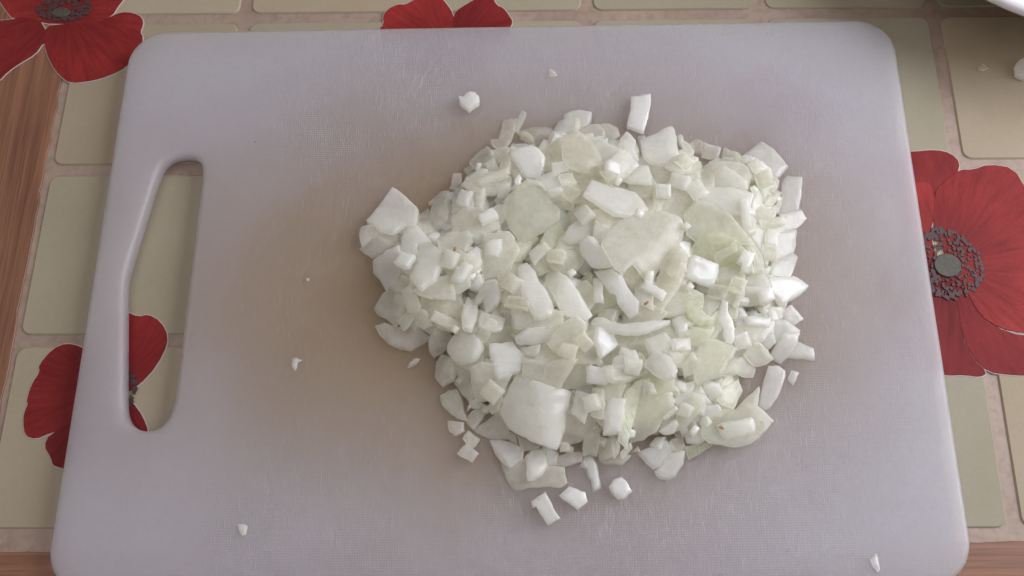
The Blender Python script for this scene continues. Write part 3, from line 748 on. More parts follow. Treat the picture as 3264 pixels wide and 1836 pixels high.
('H', 2, 'w', 3.5, [(960,300),(1150,240),(1240,320),(1070,410),(1000,420)], {}),
('H', 3, 'W', 4, [(520,630),(560,500),(680,430),(820,410),(850,470),(840,540),(760,560),(720,600)], dict(k=1, lm='the bright fish-shaped chunk', lab='bright white fish-shaped onion chunk below centre of the heap')),
('H', 2, 'c', 3.5, [(740,560),(860,470),(910,540),(840,620),(750,600)], {}),
('H', 1, 'c', 4, [(780,370),(960,340),(1000,430),(920,540),(860,460)], {}),
('H', 3, 'w', 4.5, [(920,570),(1030,410),(1200,500),(1265,640),(1240,720),(1150,750),(1040,680),(920,600)], dict(lab='pale five-sided onion piece beside the bright fish-shaped chunk')),
('H', 3, 'W', 4.5, [(250,620),(300,600),(520,640),(490,790),(440,810),(250,790)], dict(lm='the small white block', lab='small bright white onion block below the fish-shaped chunk', k=0.6)),
('H', 1, 'c', 4.5, [(420,810),(530,680),(650,830),(610,940),(480,950),(410,880)], {}),
('H', 1, 'c', 4, [(520,630),(890,620),(910,660),(700,720),(570,710)], {}),
('H', 2, 'c', 4, [(1200,430),(1340,280),(1470,340),(1490,420),(1380,600),(1270,580)], {}),
('H', 2, 'g', 3.5, [(1340,270),(1480,180),(1700,200),(1640,270),(1500,370)], {}),
('H', 2, 'g', 3, [(1390,600),(1480,480),(1560,560),(1490,670),(1400,720)], {}),
('H', 1, 'G', 4, [(900,680),(1040,690),(1160,760),(1250,700),(1210,830),(1050,900)], {}),
('H', 3, 'w', 4, [(130,880),(200,890),(340,950),(310,1050),(220,1260),(70,1140),(120,960)], {}),
('H', 2, 'c', 4, [(330,870),(420,880),(430,1000),(420,1180),(310,1160),(340,980)], {}),
('H', 1, 'c', 4, [(0,560),(110,550),(120,600),(0,680)], {}),
('H', 1, 'c', 4.5, [(0,700),(200,570),(270,600),(240,780),(100,820),(0,830)], {}),
('E', 3, 'c', 4, [(1150,490),(1230,350),(1350,240),(1500,170),(1880,120),(2060,190),(2125,260),(2110,380),(1960,590),(1800,820),(1740,870),(1680,870),(1520,720),(1400,840),(1300,760)], dict(lm='the big curved petal', lab='biggest onion petal, broad and curved with a bright rolled edge, at heap centre', fold=(-0.75,0.05))),
('E', 4, 'W', 4.5, [(880,470),(1000,395),(1060,430),(1310,750),(1170,790),(1040,780),(900,600)], dict(lm='the upper half of double bar', lab='bright white onion bar, upper of two end to end across centre', k=0.7)),
('E', 4, 'W', 4.5, [(1050,800),(1260,770),(1380,850),(1480,1040),(1580,1160),(1560,1290),(1460,1340),(1330,1180),(1310,1080),(1230,1050),(1160,940)], dict(lm='the lower half of double bar', lab='bright white onion bar, lower of two end to end across centre', k=0.7)),
('E', 2, 'w', 4, [(800,320),(980,180),(1090,240),(1060,440),(990,400),(870,470),(790,480),(720,430)], {}),
('E', 2, 'w', 3, [(1090,240),(1230,320),(1140,490),(1060,430)], {}),
('E', 1, 'c', 4, [(720,430),(780,340),(860,470),(880,600),(660,620),(650,610),(710,510)], {}),
('E', 3, 'w', 5, [(530,780),(620,720),(700,800),(860,1000),(1060,1310),(1000,1365),(870,1370),(690,1290),(600,1080),(520,880)], dict(lm='the long curved plank', lab='long curved pale onion plank, upper of two beside the double bar', fold=(2.55,0.1))),
('E', 3, 'w', 4.5, [(210,720),(290,690),(370,790),(430,930),(560,1100),(625,1265),(540,1310),(410,1320),(330,1200),(230,950)], dict(lm='the short plank', lab='white onion plank with a bright end beside the long curved plank', fold=(0.3,0.2))),
('E', 2, 'c', 4.5, [(90,850),(170,940),(230,1100),(250,1260),(0,1270),(30,1100)], dict(lab='pale triangular onion piece beside the bright-ended plank')),
('E', 2, 'c', 4.5, [(130,1270),(330,1220),(420,1320),(620,1290),(690,1300),(680,1400),(520,1460),(160,1449)], {}),
('E', 3, 'w', 3.5, [(1530,1000),(1600,940),(1780,935),(1760,1060),(1740,1220),(1600,1160),(1540,1060)], dict(lab='small white onion flake with a brown speck beside the double bar', brown=(0.55,0.85))),
('E', 0, 'c', 3.5, [(1450,830),(1520,770),(1680,880),(1560,950)], {}),
('E', 1, 'G', 3.5, [(1000,950),(1110,930),(1230,1060),(1290,1130),(1040,1240),(990,1210),(1060,1080)], {}),
('E', 1, 'c', 4, [(860,1020),(950,960),(1060,1070),(990,1200)], {}),
('E', 1, 'c', 4, [(660,610),(880,620),(900,680),(780,800),(620,720)], {}),
('E', 2, 'c', 4, [(1570,1180),(1740,1230),(1870,1280),(1720,1420),(1560,1420),(1400,1400),(1460,1330)], {}),
('E', 2, 'w', 3, [(1210,1310),(1320,1200),(1400,1270),(1250,1350)], {}),
('E', 1, 'c', 4, [(800,170),(960,60),(1200,120),(1230,320),(1090,240),(980,180),(810,300)], {}),
('E', 1, 'c', 4, [(1100,140),(1300,150),(1480,180),(1340,240),(1230,330)], {}),
# --- handle side
('D', 2, 'w', 5, [(430,160),(550,5),(610,30),(740,140),(840,240),(820,420),(680,430),(560,520),(400,480),(240,370)], dict(lm='the outlying diamond', lab='large diamond-shaped onion piece farthest towards the handle', k=0.8)),
('D', 2, 'c', 4, [(190,440),(330,410),(390,490),(350,540),(190,640),(170,530)], {}),
('D', 1, 'c', 4, [(150,690),(380,540),(430,570),(630,620),(460,720),(310,810),(230,760)], {}),
('D', 2, 'w', 4.5, [(310,830),(460,720),(600,660),(640,740),(620,980),(550,1110),(460,1180),(400,1060),(310,980)], dict(lm='the kite-shaped piece', lab='kite-shaped pale onion piece below the outlying diamond', k=0.5)),
('D', 3, 'w', 4, [(640,560),(700,440),(830,420),(960,580),(820,640),(840,860),(720,990),(620,920),(640,720)], dict(k=0.8)),
('D', 3, 'w', 4.5, [(820,640),(960,580),(1080,700),(1100,850),(1030,1020),(870,1130),(750,990),(840,860)], dict(k=0.8, lm='the folded shell', lab='smooth folded onion shell beside the kite-shaped piece')),
('D', 0, 't', 4, [(830,310),(960,230),(990,300),(980,420),(1010,480),(930,510),(820,420)], {}),
('D', 1, 'c', 4, [(960,160),(1090,30),(1180,10),(1170,200),(1150,380),(1000,440),(980,250),(1020,140)], {}),
('D', 2, 'w', 4, [(1230,100),(1380,30),(1480,90),(1480,240),(1280,270),(1215,270)], {}),
('D', 2, 'c', 4.5, [(1240,320),(1380,250),(1560,250),(1700,310),(1770,420),(1600,490),(1440,480),(1250,480)], dict(k=0.9)),
('D', 2, 'c', 4, [(1070,570),(1220,500),(1440,480),(1460,590),(1400,680),(1390,780),(1270,740),(1100,700)], dict(lm='the spotted piece', lab='cream onion piece with a single orange-brown spot', brown=(0.5,0.75))),
('D', 2, 'c', 4, [(1160,800),(1300,730),(1520,830),(1510,900),(1400,960),(1330,1120),(1240,1110),(1180,1000)], {}),
('D', 2, 'c', 4, [(1310,930),(1420,990),(1420,1130),(1300,1210),(1230,1190),(1240,1110)], {}),
('D', 2, 'c', 4, [(930,1050),(1170,1020),(1230,1110),(1250,1240),(1000,1220),(800,1170)], dict(k=0.9)),
('D', 2, 'c', 4, [(1580,500),(1880,480),(1960,560),(2010,700),(1990,780),(1900,920),(1750,1010),(1580,1020),(1565,880),(1585,650)], dict(lm='the broad cream sheet', lab='broad cream onion sheet with a bright white cube on it')),
('D', 3, 'W', 3.5, [(1625,620),(1700,585),(1790,590),(1790,690),(1760,785),(1605,765)], dict(lm='the bright little cube', lab='bright little white onion cube lying on the broad cream sheet')),
('L', 2, 'w', 4, [(1380,260),(1500,60),(1600,35),(1640,60),(1655,250),(1620,330),(1500,430),(1495,220),(1390,330)], dict(lm='the hook-shaped piece', lab='pale hook-shaped onion piece below the broad cream sheet')),
('L', 2, 'w', 4, [(1320,250),(1390,280),(1390,400),(1340,570),(1290,560),(1270,420),(1290,330)], {}),
('L', 1, 'c', 4.5, [(220,370),(340,180),(430,150),(540,190),(580,330),(520,480),(450,580),(350,480),(270,460)], dict(lab='rounded onion piece at the rim towards the handle, below the kite-shaped piece', k=0.6)),
('L', 2, 'w', 4, [(550,170),(610,150),(680,220),(735,340),(720,390),(650,410),(600,330)], dict(lab='narrow white onion bar lying across the gap of the half-round piece')),
('L', 2, 'c', 4, [(640,410),(760,380),(830,400),(885,570),(800,620),(720,580),(690,480)], {}),
('L', 2, 'c', 3.5, [(500,540),(560,440),(640,420),(670,480),(620,570),(560,630)], {}),
('L', 1, 'c', 5, [(240,570),(330,530),(450,590),(600,590),(720,590),(860,700),(750,790),(640,840),(520,820),(380,750),(290,660)], dict(lm='the half-round piece', lab='half-round onion slice resting on the board at the handle-side rim', k=0.5)),
('L', 1, 'c', 3.5, [(440,90),(500,20),(690,80),(680,150),(600,150)], {}),
('L', 1, 'c', 4, [(680,100),(800,70),(850,200),(760,340),(700,230)], {}),
('L', 1, 't', 4, [(820,180),(1000,140),(1190,290),(1220,390),(1080,440),(860,430),(800,360)], {}),
('L', 2, 'c', 3.5, [(870,460),(1000,450),(1120,520),(1250,610),(1150,650),(1000,610)], {}),
('L', 1, 'c', 4.5, [(860,720),(940,580),(1090,640),(1130,690),(1050,860),(920,945),(860,850)], {}),
('L', 2, 'w', 5.5, [(1060,780),(1180,650),(1330,610),(1420,700),(1430,830),(1340,950),(1200,980),(1100,930),(1050,860)], dict(lm='the rounded lump', lab='smooth rounded onion lump beside the bright wet chunk', k=1)),
('L', 1, 'c', 4, [(1340,620),(1420,640),(1530,760),(1520,900),(1440,870),(1430,720)], {}),
('L', 2, 'w', 3.5, [(1480,430),(1590,460),(1720,490),(1690,600),(1580,590),(1460,550)], {}),
('L', 1, 'c', 4, [(1460,610),(1600,600),(1811,640),(1811,740),(1700,750),(1550,760)], {}),
('L', 1, 'c', 4.5, [(940,1000),(990,900),(1100,940),(1150,1050),(1110,1180),(990,1260),(920,1160)], {}),
('L', 1, 'c', 4, [(1140,1000),(1260,980),(1380,1080),(1300,1200),(1220,1180)], {}),
('L', 1, 'c', 4, [(1200,980),(1340,950),(1440,870),(1450,1020),(1370,1070)], {}),
('L', 1, 'c', 4, [(1140,1220),(1290,1190),(1380,1240),(1370,1400),(1310,1440),(1220,1350)], {}),
('L', 0, 'c', 2, [(610,1050),(690,950),(745,950),(690,1010)], dict(loose=1, lab='thin onion scrap on the board just off the half-round slice')),
('L', 1, 'c', 3.5, [(1200,480),(1270,420),(1290,560),(1340,600),(1250,610)], {}),
('L', 1, 'c', 3.5, [(1390,420),(1480,440),(1450,560),(1360,590)], {}),
# --- near side
('G', 2, 'g', 4.5, [(370,940),(460,890),(560,870),(600,960),(680,1240),(560,1200),(440,1110),(370,1000)], dict(lm='the half-moon piece', lab='greenish half-moon onion piece at the near handle-side rim', k=0.6)),
('G', 4, 'W', 5, [(945,345),(1080,340),(1210,315),(1250,380),(1350,470),(1355,530),(1310,580),(1290,650),(1040,750),(1000,700),(995,570),(960,545)], dict(lm='the bright wet chunk', lab='very bright wet white onion chunk just above the big folded square', k=0.5)),
('G', 4, 'w', 4.5, [(1250,700),(1500,780),(1760,860),(1830,895),(1810,1080),(1770,1320),(1735,1450),(1690,1572),(1560,1530),(1360,1445),(1155,1332),(1050,1160),(1090,990),(1190,800)], dict(lm='the big folded square', lab='big square onion petal with a bright folded edge near the viewer', fold=(-0.05,0.15))),
('G', 2, 'c', 4.5, [(1360,560),(1600,545),(1570,750),(1430,760),(1360,700)], {}),
('G', 2, 'c', 4.5, [(1600,600),(1700,570),(1920,550),(1810,700),(1740,840),(1560,790)], {}),
('G', 2, 'w', 4, [(1250,280),(1380,200),(1600,150),(1770,70),(1730,220),(1640,340),(1500,350),(1400,350),(1300,360)], dict(k=0.9, lm='the layered wedge', lab='pale layered onion wedge below the two planks')),
('G', 1, 'c', 4.5, [(1230,60),(1300,20),(1700,0),(1780,60),(1550,160),(1330,195),(1260,150)], {}),
('G', 2, 'c', 4.5, [(1640,330),(1780,130),(1960,60),(2040,120),(2040,240),(1920,420),(1760,450),(1700,400)], dict(k=0.8)),
('G', 2, 'w', 3, [(1320,410),(1500,370),(1480,430),(1360,450)], {}),
('G', 1, 'c', 4, [(1500,400),(1690,380),(1890,460),(1920,540),(1590,540),(1520,500)], {}),
('G', 2, 'c', 5, [(740,640),(850,600),(990,600),(1000,740),(1180,720),(1080,900),(930,990),(790,1010),(770,870)], dict(lab='wide cream onion block half under the bright wet chunk')),
('G', 1, 'c', 4, [(690,1190),(830,1030),(900,1060),(850,1190),(760,1330),(690,1260)], {}),
('G', 2, 'w', 2.5, [(690,1060),(770,1000),(740,1060),(680,1120)], {}),
('G', 1, 'c', 3.5, [(900,1080),(1080,900),(1090,1000),(1050,1110),(960,1160)], {}),
('I', 1, 'c', 4.5, [(450,290),(680,130),(790,330),(770,430),(580,430),(410,340)], {}),
('I', 1, 'c', 3.5, [(330,330),(455,425),(380,525),(330,490),(270,420)], dict(loose=1, lab='upper of two small cream onion squares touching on the board')),
('I', 1, 'c', 3.5, [(310,490),(450,590),(370,690),(205,595)], dict(loose=1, lab='lower of two small cream onion squares touching on the board')),
('I', 0, 'c', 3.5, [(100,220),(270,240),(280,330),(180,380),(120,330)], {}),
('I', 1, 'w', 4, [(580,440),(720,440),(900,500),(970,560),(960,660),(810,770),(720,690),(640,580)], {}),
('I', 0, 'c', 3.5, [(690,680),(800,700),(950,640),(1050,700),(1250,745),(1450,750),(1480,940),(1400,1000),(1000,1010),(860,1025),(760,850)], dict(lm='the flat cream petal', lab='flat cream onion petal lying on the board under the big folded square')),
('I', 1, 'w', 4, [(1030,610),(1080,560),(1200,540),(1250,730),(1180,810),(1050,870)], {}),
('I', 2, 'w', 3.5, [(1200,520),(1330,560),(1360,600),(1350,730),(1260,735)], {}),
('I', 2, 'c', 3.5, [(900,390),(1050,450),(1180,510),(1120,550),(940,560)], {}),
('I', 1, 'c', 4.5, [(1390,280),(1500,170),(1700,250),(1760,180),(1750,300),(1600,420),(1450,470),(1390,430)], {}),
('I', 2, 'W', 2.2, [(1675,655),(1755,610),(1800,720),(1840,980),(1790,1020),(1770,900),(1700,760)], dict(lab='narrow white onion splinter pointing off the near rim onto the board')),
('I', 1, 'c', 3.5, [(1360,640),(1500,580),(1680,590),(1640,690),(1450,740),(1360,730)], {}),
('I', 1, 'g', 4, [(1690,420),(1840,260),(1860,430),(1820,640),(1750,600),(1680,640)], {}),
('I', 0, 'g', 2, [(1610,770),(1680,650),(1710,760)], {}),
('I', 1, 'w', 4, [(1060,1150),(1220,1045),(1290,1160),(1405,1350),(1255,1425),(1120,1210),(1075,1235)], dict(loose=1, lab='loose white onion rectangle on the board below the flat cream petal')),
('I', 1, 'W', 4.5, [(1390,1080),(1500,980),(1640,1040),(1690,1045),(1710,1150),(1600,1240),(1500,1170)], dict(loose=1, lab='loose white onion lump on the board between the rectangle and cube')),
('I', 1, 'c', 4, [(1360,470),(1480,480),(1510,570),(1390,590)], {}),
('I', 1, 'c', 3.5, [(780,330),(890,380),(900,490),(790,420)], {}),
# --- chips lying about on the board
('A', 1, 'W', 4, [(1390,60),(1440,38),(1500,50),(1550,95),(1545,165),(1500,190),(1430,245),(1320,165),(1310,90),(1370,95)], dict(loose=1, lab='loose white onion lump alone on the board beyond the heap', k=0.7)),
('Z', 1, 't', 1.5, [(1381,172),(1392,175),(1402,188),(1392,190),(1381,197)], dict(loose=1, lab='faint triangular onion chip alone near the far long edge of board')),
('Z', 1, 'w', 1.2, [(735,902),(745,899),(760,905),(748,912),(742,930),(735,922)], dict(loose=1, lab='small white onion chip on the bare board between slot and heap')),
('Z', 1, 'w', 1.0, [(770,700),(776,699),(778,704),(772,706)], dict(loose=1, lab='tiny white onion crumb above the small chip on the bare board')),
('Z', 1, 'w', 1.5, [(597,1319),(612,1317),(622,1324),(616,1345),(607,1348)], dict(loose=1, lab='small triangular onion chip near the bottom long edge, below the slot')),
('Z', 1, 'w', 1.5, [(2191,1405),(2205,1394),(2209,1412),(2214,1432),(2210,1438),(2198,1424)], dict(loose=1, lab='pointed onion sliver near the plain bottom corner of the board')),
('Z', 1, 't', 1.2, [(2461,168),(2470,160),(2480,164),(2486,172),(2478,178),(2462,176)], dict(table=1, lab='small watery onion scrap on the printed tile beyond the board')),
('Z', 1, 'w', 5, [(2561,160),(2568,148),(2582,142),(2600,150),(2600,190),(2580,190),(2566,180)], dict(table=1, lab='white onion lump on the printed cloth just below the bowl', k=0.8)),
]
OUTLINE = [(910,590),(985,480),(1050,530),(1090,490),(1150,440),(1200,390),(1280,300),(1390,320),(1450,285),(1520,310),(1600,330),(1700,330),(1800,370),(1900,370),(1980,420),(2010,480),(2020,560),(2000,640),(2025,710),(2010,790),(2000,880),(1900,940),(1890,1000),(1920,1060),(1850,1120),(1720,1150),(1560,1150),(1420,1180),(1310,1190),(1240,1100),(1180,1070),(1100,990),(1090,880),(960,850),(950,760),(930,680)]

# ---- settle every piece on what lies under it
RES = 0.001
X0, Y0, NX, NY = -0.17, -0.125, 345, 250
HX, HY = np.meshgrid(X0 + (np.arange(NX) + 0.5) * RES, Y0 + (np.arange(NY) + 0.5) * RES)
HM = np.full((NY, NX), ZB)
OWN = np.full((NY, NX), -1, int)
def cells(poly):
    lo, hi = poly.min(0), poly.max(0)
    i0, i1 = max(0, int((lo[0] - X0) / RES)), min(NX, int((hi[0] - X0) / RES) + 1)
    j0, j1 = max(0, int((lo[1] - Y0) / RES)), min(NY, int((hi[1] - Y0) / RES) + 1)
    if i1 <= i0 or j1 <= j0: return None
    P = np.c_[HX[j0:j1, i0:i1].ravel(), HY[j0:j1, i0:i1].ravel()]
    m = inside(P, poly)
    if m.sum() < 3: m = seg_dist(P, poly) < 0.0012
    jj, ii = np.mgrid[j0:j1, i0:i1]
    return jj.ravel()[m], ii.ravel()[m]
def rest_plane(poly, maxtilt, damp=0.85, pct=70):
    c = cells(poly)
    if c is None: return (ZB, 0.0, 0.0)
    h = HM[c]; x = HX[c]; y = HY[c]
    if len(h) < 6: return (float(np.max(h)), 0.0, 0.0)
    cx, cy = x.mean(), y.mean()
    A = np.c_[np.ones(len(h)), x - cx, y - cy]
    a, b, d = np.linalg.lstsq(A, h, rcond=None)[0]
    b, d = b * damp, d * damp
    t = math.hypot(b, d)
    if t > maxtilt: b, d = b * maxtilt / t, d * maxtilt / t
    r = h - (a + b * (x - cx) + d * (y - cy))
    a += np.percentile(r, pct)
    a0 = a - b * cx - d * cy
    return a0, b, d
TINT = dict(W=(0.996, 0.995, 0.992), w=(0.993, 0.991, 0.983), c=(0.992, 0.986, 0.966), g=(0.984, 0.988, 0.950), G=(0.966, 0.977, 0.895), t=(0.991, 0.986, 0.970))
CLR = dict(W=0.05, w=0.4, c=0.85, g=0.8, G=0.8, t=1.1)      # how watery each kind of flesh is
def tint(code, r):
    c = TINT[code]; f = r.uniform(0.992, 1.003); y = r.uniform(0.985, 1.005)
    return (min(0.997, c[0] * f), min(0.997, c[1] * f), min(0.994, c[2] * f * y), CLR[code])

def piece_geometry(P2, t, r, k=0.35, fold=None, rings=0, ridge=0.0, step=0.0011, flare=(-0.0005, 0.0002)):
    """outline P2 in the piece's own plane -> verts, faces, smooth flags (top at z=0, curved like a layer of onion)"""
    P = ccw(P2)
    if step < 0.002:                     # knife cuts are never dead straight
        Pb = []
        for a_, b_ in zip(P, np.roll(P, -1, 0)):
            e_ = b_ - a_; L_ = np.linalg.norm(e_); nn = np.array((e_[1], -e_[0])) / (L_ + 1e-9)
            Pb.append(a_)
            if L_ > 0.003:
                bow = r.gauss(0.0, 0.022) * L_
                for f_ in (0.3, 0.68): Pb.append(a_ + e_ * f_ + nn * (bow * 4 * f_ * (1 - f_) + r.gauss(0, 0.007) * L_))
        P = np.array(Pb)
    P = resample(P, step)
    n = len(P)
    nrm = offset(P, 1.0) - P
    jit = np.array([r.gauss(0, 1) for _ in range(n)])
    jit = 0.55 * jit + 0.45 * np.roll(jit, 1)
    P = P + nrm * (jit * 0.00016)[:, None]
    bev = min(0.00022, 0.1 * t)
    Q = offset(P, bev)
    lo, hi = P.min(0), P.max(0)
    g = 0.0018 if max(hi - lo) > 0.008 else 0.0012
    gx, gy = np.meshgrid(np.arange(lo[0], hi[0], g), np.arange(lo[1], hi[1], g))
    I = np.c_[gx.ravel(), gy.ravel()]
    I = I + np.array([[r.uniform(-0.2, 0.2) * g, r.uniform(-0.2, 0.2) * g] for _ in range(len(I))]).reshape(-1, 2)
    if len(I):
        m = inside(I, P); I = I[m]
        if len(I): I = I[seg_dist(I, P) > bev + 0.5 * g]
    pts = [Vector(v) for v in Q] + [Vector(v) for v in I]
    res = delaunay_2d_cdt(pts, [], [list(range(n))], 1, 1e-8)
    om = {}
    for i, l in enumerate(res[3]):
        for q in l: om[q] = i
    th = r.uniform(0, math.pi)
    Rr = r.uniform(0.018, 0.040) / max(k, 0.05)
    sg = 1 if r.random() < 0.78 else -0.6
    half = 0.5 * np.linalg.norm(hi - lo)
    fx = r.uniform(0, 50)
    size = max(hi - lo)
    def f(x, y):
        u = x * math.cos(th) + y * math.sin(th); v = -x * math.sin(th) + y * math.cos(th)
        z = -sg * (u * u / (2 * Rr) + v * v / (5 * Rr))
        if fold is not None:
            fa, f0 = fold
            w = x * math.cos(fa) + y * math.sin(fa) - f0 * half * 0.7
            if w > 0: z -= 120.0 * w * w / (1 + 110 * w)
            z += 0.0
        z += 0.00016 * math.sin(x * 520 + fx) * math.sin(y * 430 + fx * 1.7) + 0.00009 * math.sin(x * 1400 - y * 900 + fx)
        if rings:
            rad = math.hypot(x - 0.012, y + 0.016); z += 0.00022 * math.sin(rad * 2 * math.pi / 0.0030)
        if ridge:
            z += 0.00014 * math.sin(x * 2 * math.pi / 0.0022)
        return z
    V = [(p.x, p.y, f(p.x, p.y)) for p in res[0]]
    F = [list(q) for q in res[2]]; S = [True] * len(F)
    top = [om.get(i, i) for i in range(n)]
    drop = bev * 0.9
    B = offset(P, r.uniform(*flare))
    b1 = len(V); V += [(x, y, f(x, y) - drop) for x, y in P]
    b2 = len(V); V += [(x, y, f(x, y) - t) for x, y in B]
    for i in range(n):
        j = (i + 1) % n
        F.append([top[i], b1 + i, b1 + j, top[j]]); S.append(True)
        F.append([b1 + i, b2 + i, b2 + j, b1 + j]); S.append(False)
    # underside follows the same curve
    bmap = {}
    for i, p in enumerate(res[0]):
        pass
    inner = [i for i in range(len(res[0])) if i not in set(top)]
    b3 = len(V)
    for c_, i in enumerate(inner):
        x, y, z = V[i]; V.append((x, y, z - t)); bmap[i] = b3 + c_
    for i, ti in enumerate(top): bmap[ti] = b2 + i
    for q in res[2]:
        F.append([bmap[i] for i in q][::-1]); S.append(True)
    cut = np.zeros(len(V)); cut[b1:b1 + n] = 1.0; cut[b2:b2 + n] = 0.6; cut[top] = 0.55
    return V, F, S, cut
def frame_of(a, b, d, c):
    w = np.array((-b, -d, 1.0)); w /= np.linalg.norm(w)
    u = np.array((1.0, 0, b)); u /= np.linalg.norm(u)
    v = np.cross(w, u)
    return u, v, w
placed = []                              # everything in the heap, in the order it was put down
def put_down(idx, top_pts, t, rest, geo_opt, r, floor=ZB, spin=None):
    a, b, d = rest
    cen = top_pts.mean(0)
    u, v, w = frame_of(a, b, d, cen)
    sp = r.uniform(0, math.pi) if spin is None else spin
    uu = u * math.cos(sp) + v * math.sin(sp); vv = -u * math.sin(sp) + v * math.cos(sp)
    loc = np.c_[(top_pts - cen) @ uu, (top_pts - cen) @ vv]
    go = dict(geo_opt)
    if go.get('fold'): go['fold'] = (go['fold'][0] - sp, go['fold'][1])
    V, F, S, cut = piece_geometry(loc, t, r, **go)
    V = np.array(V)
    Wz = cen[2] + V[:, 0] * uu[2] + V[:, 1] * vv[2] + V[:, 2] * w[2]
    low = Wz < floor + 0.00005
    V[low, 2] += (floor + 0.00005 - Wz[low]) / w[2]
    M = Matrix(((uu[0], vv[0], w[0], cen[0]), (uu[1], vv[1], w[1], cen[1]), (uu[2], vv[2], w[2], cen[2]), (0, 0, 0, 1)))
    return dict(V=V, F=F, S=S, M=M, cut=cut, cen=cen, idx=idx, pts=top_pts)
def stamp(poly, a, b, d, t, oid, sag=0.0):
    c = cells(poly)
    if c is None: return
    z = a + b * HX[c] + d * HY[c]
    if sag:
        x, y = HX[c] - poly[:, 0].mean(), HY[c] - poly[:, 1].mean()
        z = z - sag * (x * x + y * y)
    up = z > HM[c]
    HM[c[0][up], c[1][up]] = z[up]; OWN[c[0][up], c[1][up]] = oid

# ---- the buried bits first: a low mound of dice and slivers
out_xy = ccw(unproject(VW['Z'](OUTLINE), ZB)[:, :2])
cellxy = np.c_[HX.ravel(), HY.ravel()]
inm = inside(cellxy, out_xy)
dist = np.where(inm, seg_dist(cellxy, out_xy), 0.0).reshape(NY, NX)
TARGET = ZB + 0.0125 * (1 - np.exp(-np.maximum(dist - 0.003, 0) / 0.016))
ok = dist > 0.0075
fr = random.Random(77)
fill = []
okj, oki = np.nonzero(ok)
for n in range(560):
    cand = [fr.randrange(len(okj)) for _ in range(40)]
    best = max(cand, key=lambda q: TARGET[okj[q], oki[q]] - HM[okj[q], oki[q]])
    j, i = okj[best], oki[best]
    if TARGET[j, i] - HM[j, i] < 0.0004: continue
    L, Wd = fr.uniform(0.008, 0.016), fr.uniform(0.0055, 0.0105)
    ns = fr.choice((4, 4, 4, 5, 6))
    a0 = fr.uniform(0, 6.283)
    q = []
    for s_ in range(ns):
        an = 2 * math.pi * (s_ + 0.5) / ns + fr.uniform(-0.22, 0.22)
        q.append((L / 2 * 1.25 * math.cos(an) * fr.uniform(0.8, 1.1), Wd / 2 * 1.25 * math.sin(an) * fr.uniform(0.8, 1.1)))
    q = np.array(q); c_, s_ = math.cos(a0), math.sin(a0)
    q = q @ np.array([[c_, s_], [-s_, c_]]) + (HX[j, i], HY[j, i])
    if not inside(offset(ccw(q), -0.001), out_xy).all(): q = (q - q.mean(0)) * 0.6 + q.mean(0)
    t = fr.uniform(0.0022, 0.0036)
    a, b, d = rest_plane(q, 0.45, 1.0, 55)
    a += t * math.sqrt(1 + b * b + d * d)
    z = a + b * q[:, 0] + d * q[:, 1]
    pc = put_down(len(fill), np.c_[q, z], t, (a, b, d), dict(k=0.4, step=0.0024, flare=(-0.0010, -0.0002)), fr)
    pc['tint'] = tint(fr.choice('wcccctg'), fr)
    stamp(ccw(q), a, b, d, t, len(fill))
    fill.append(pc)

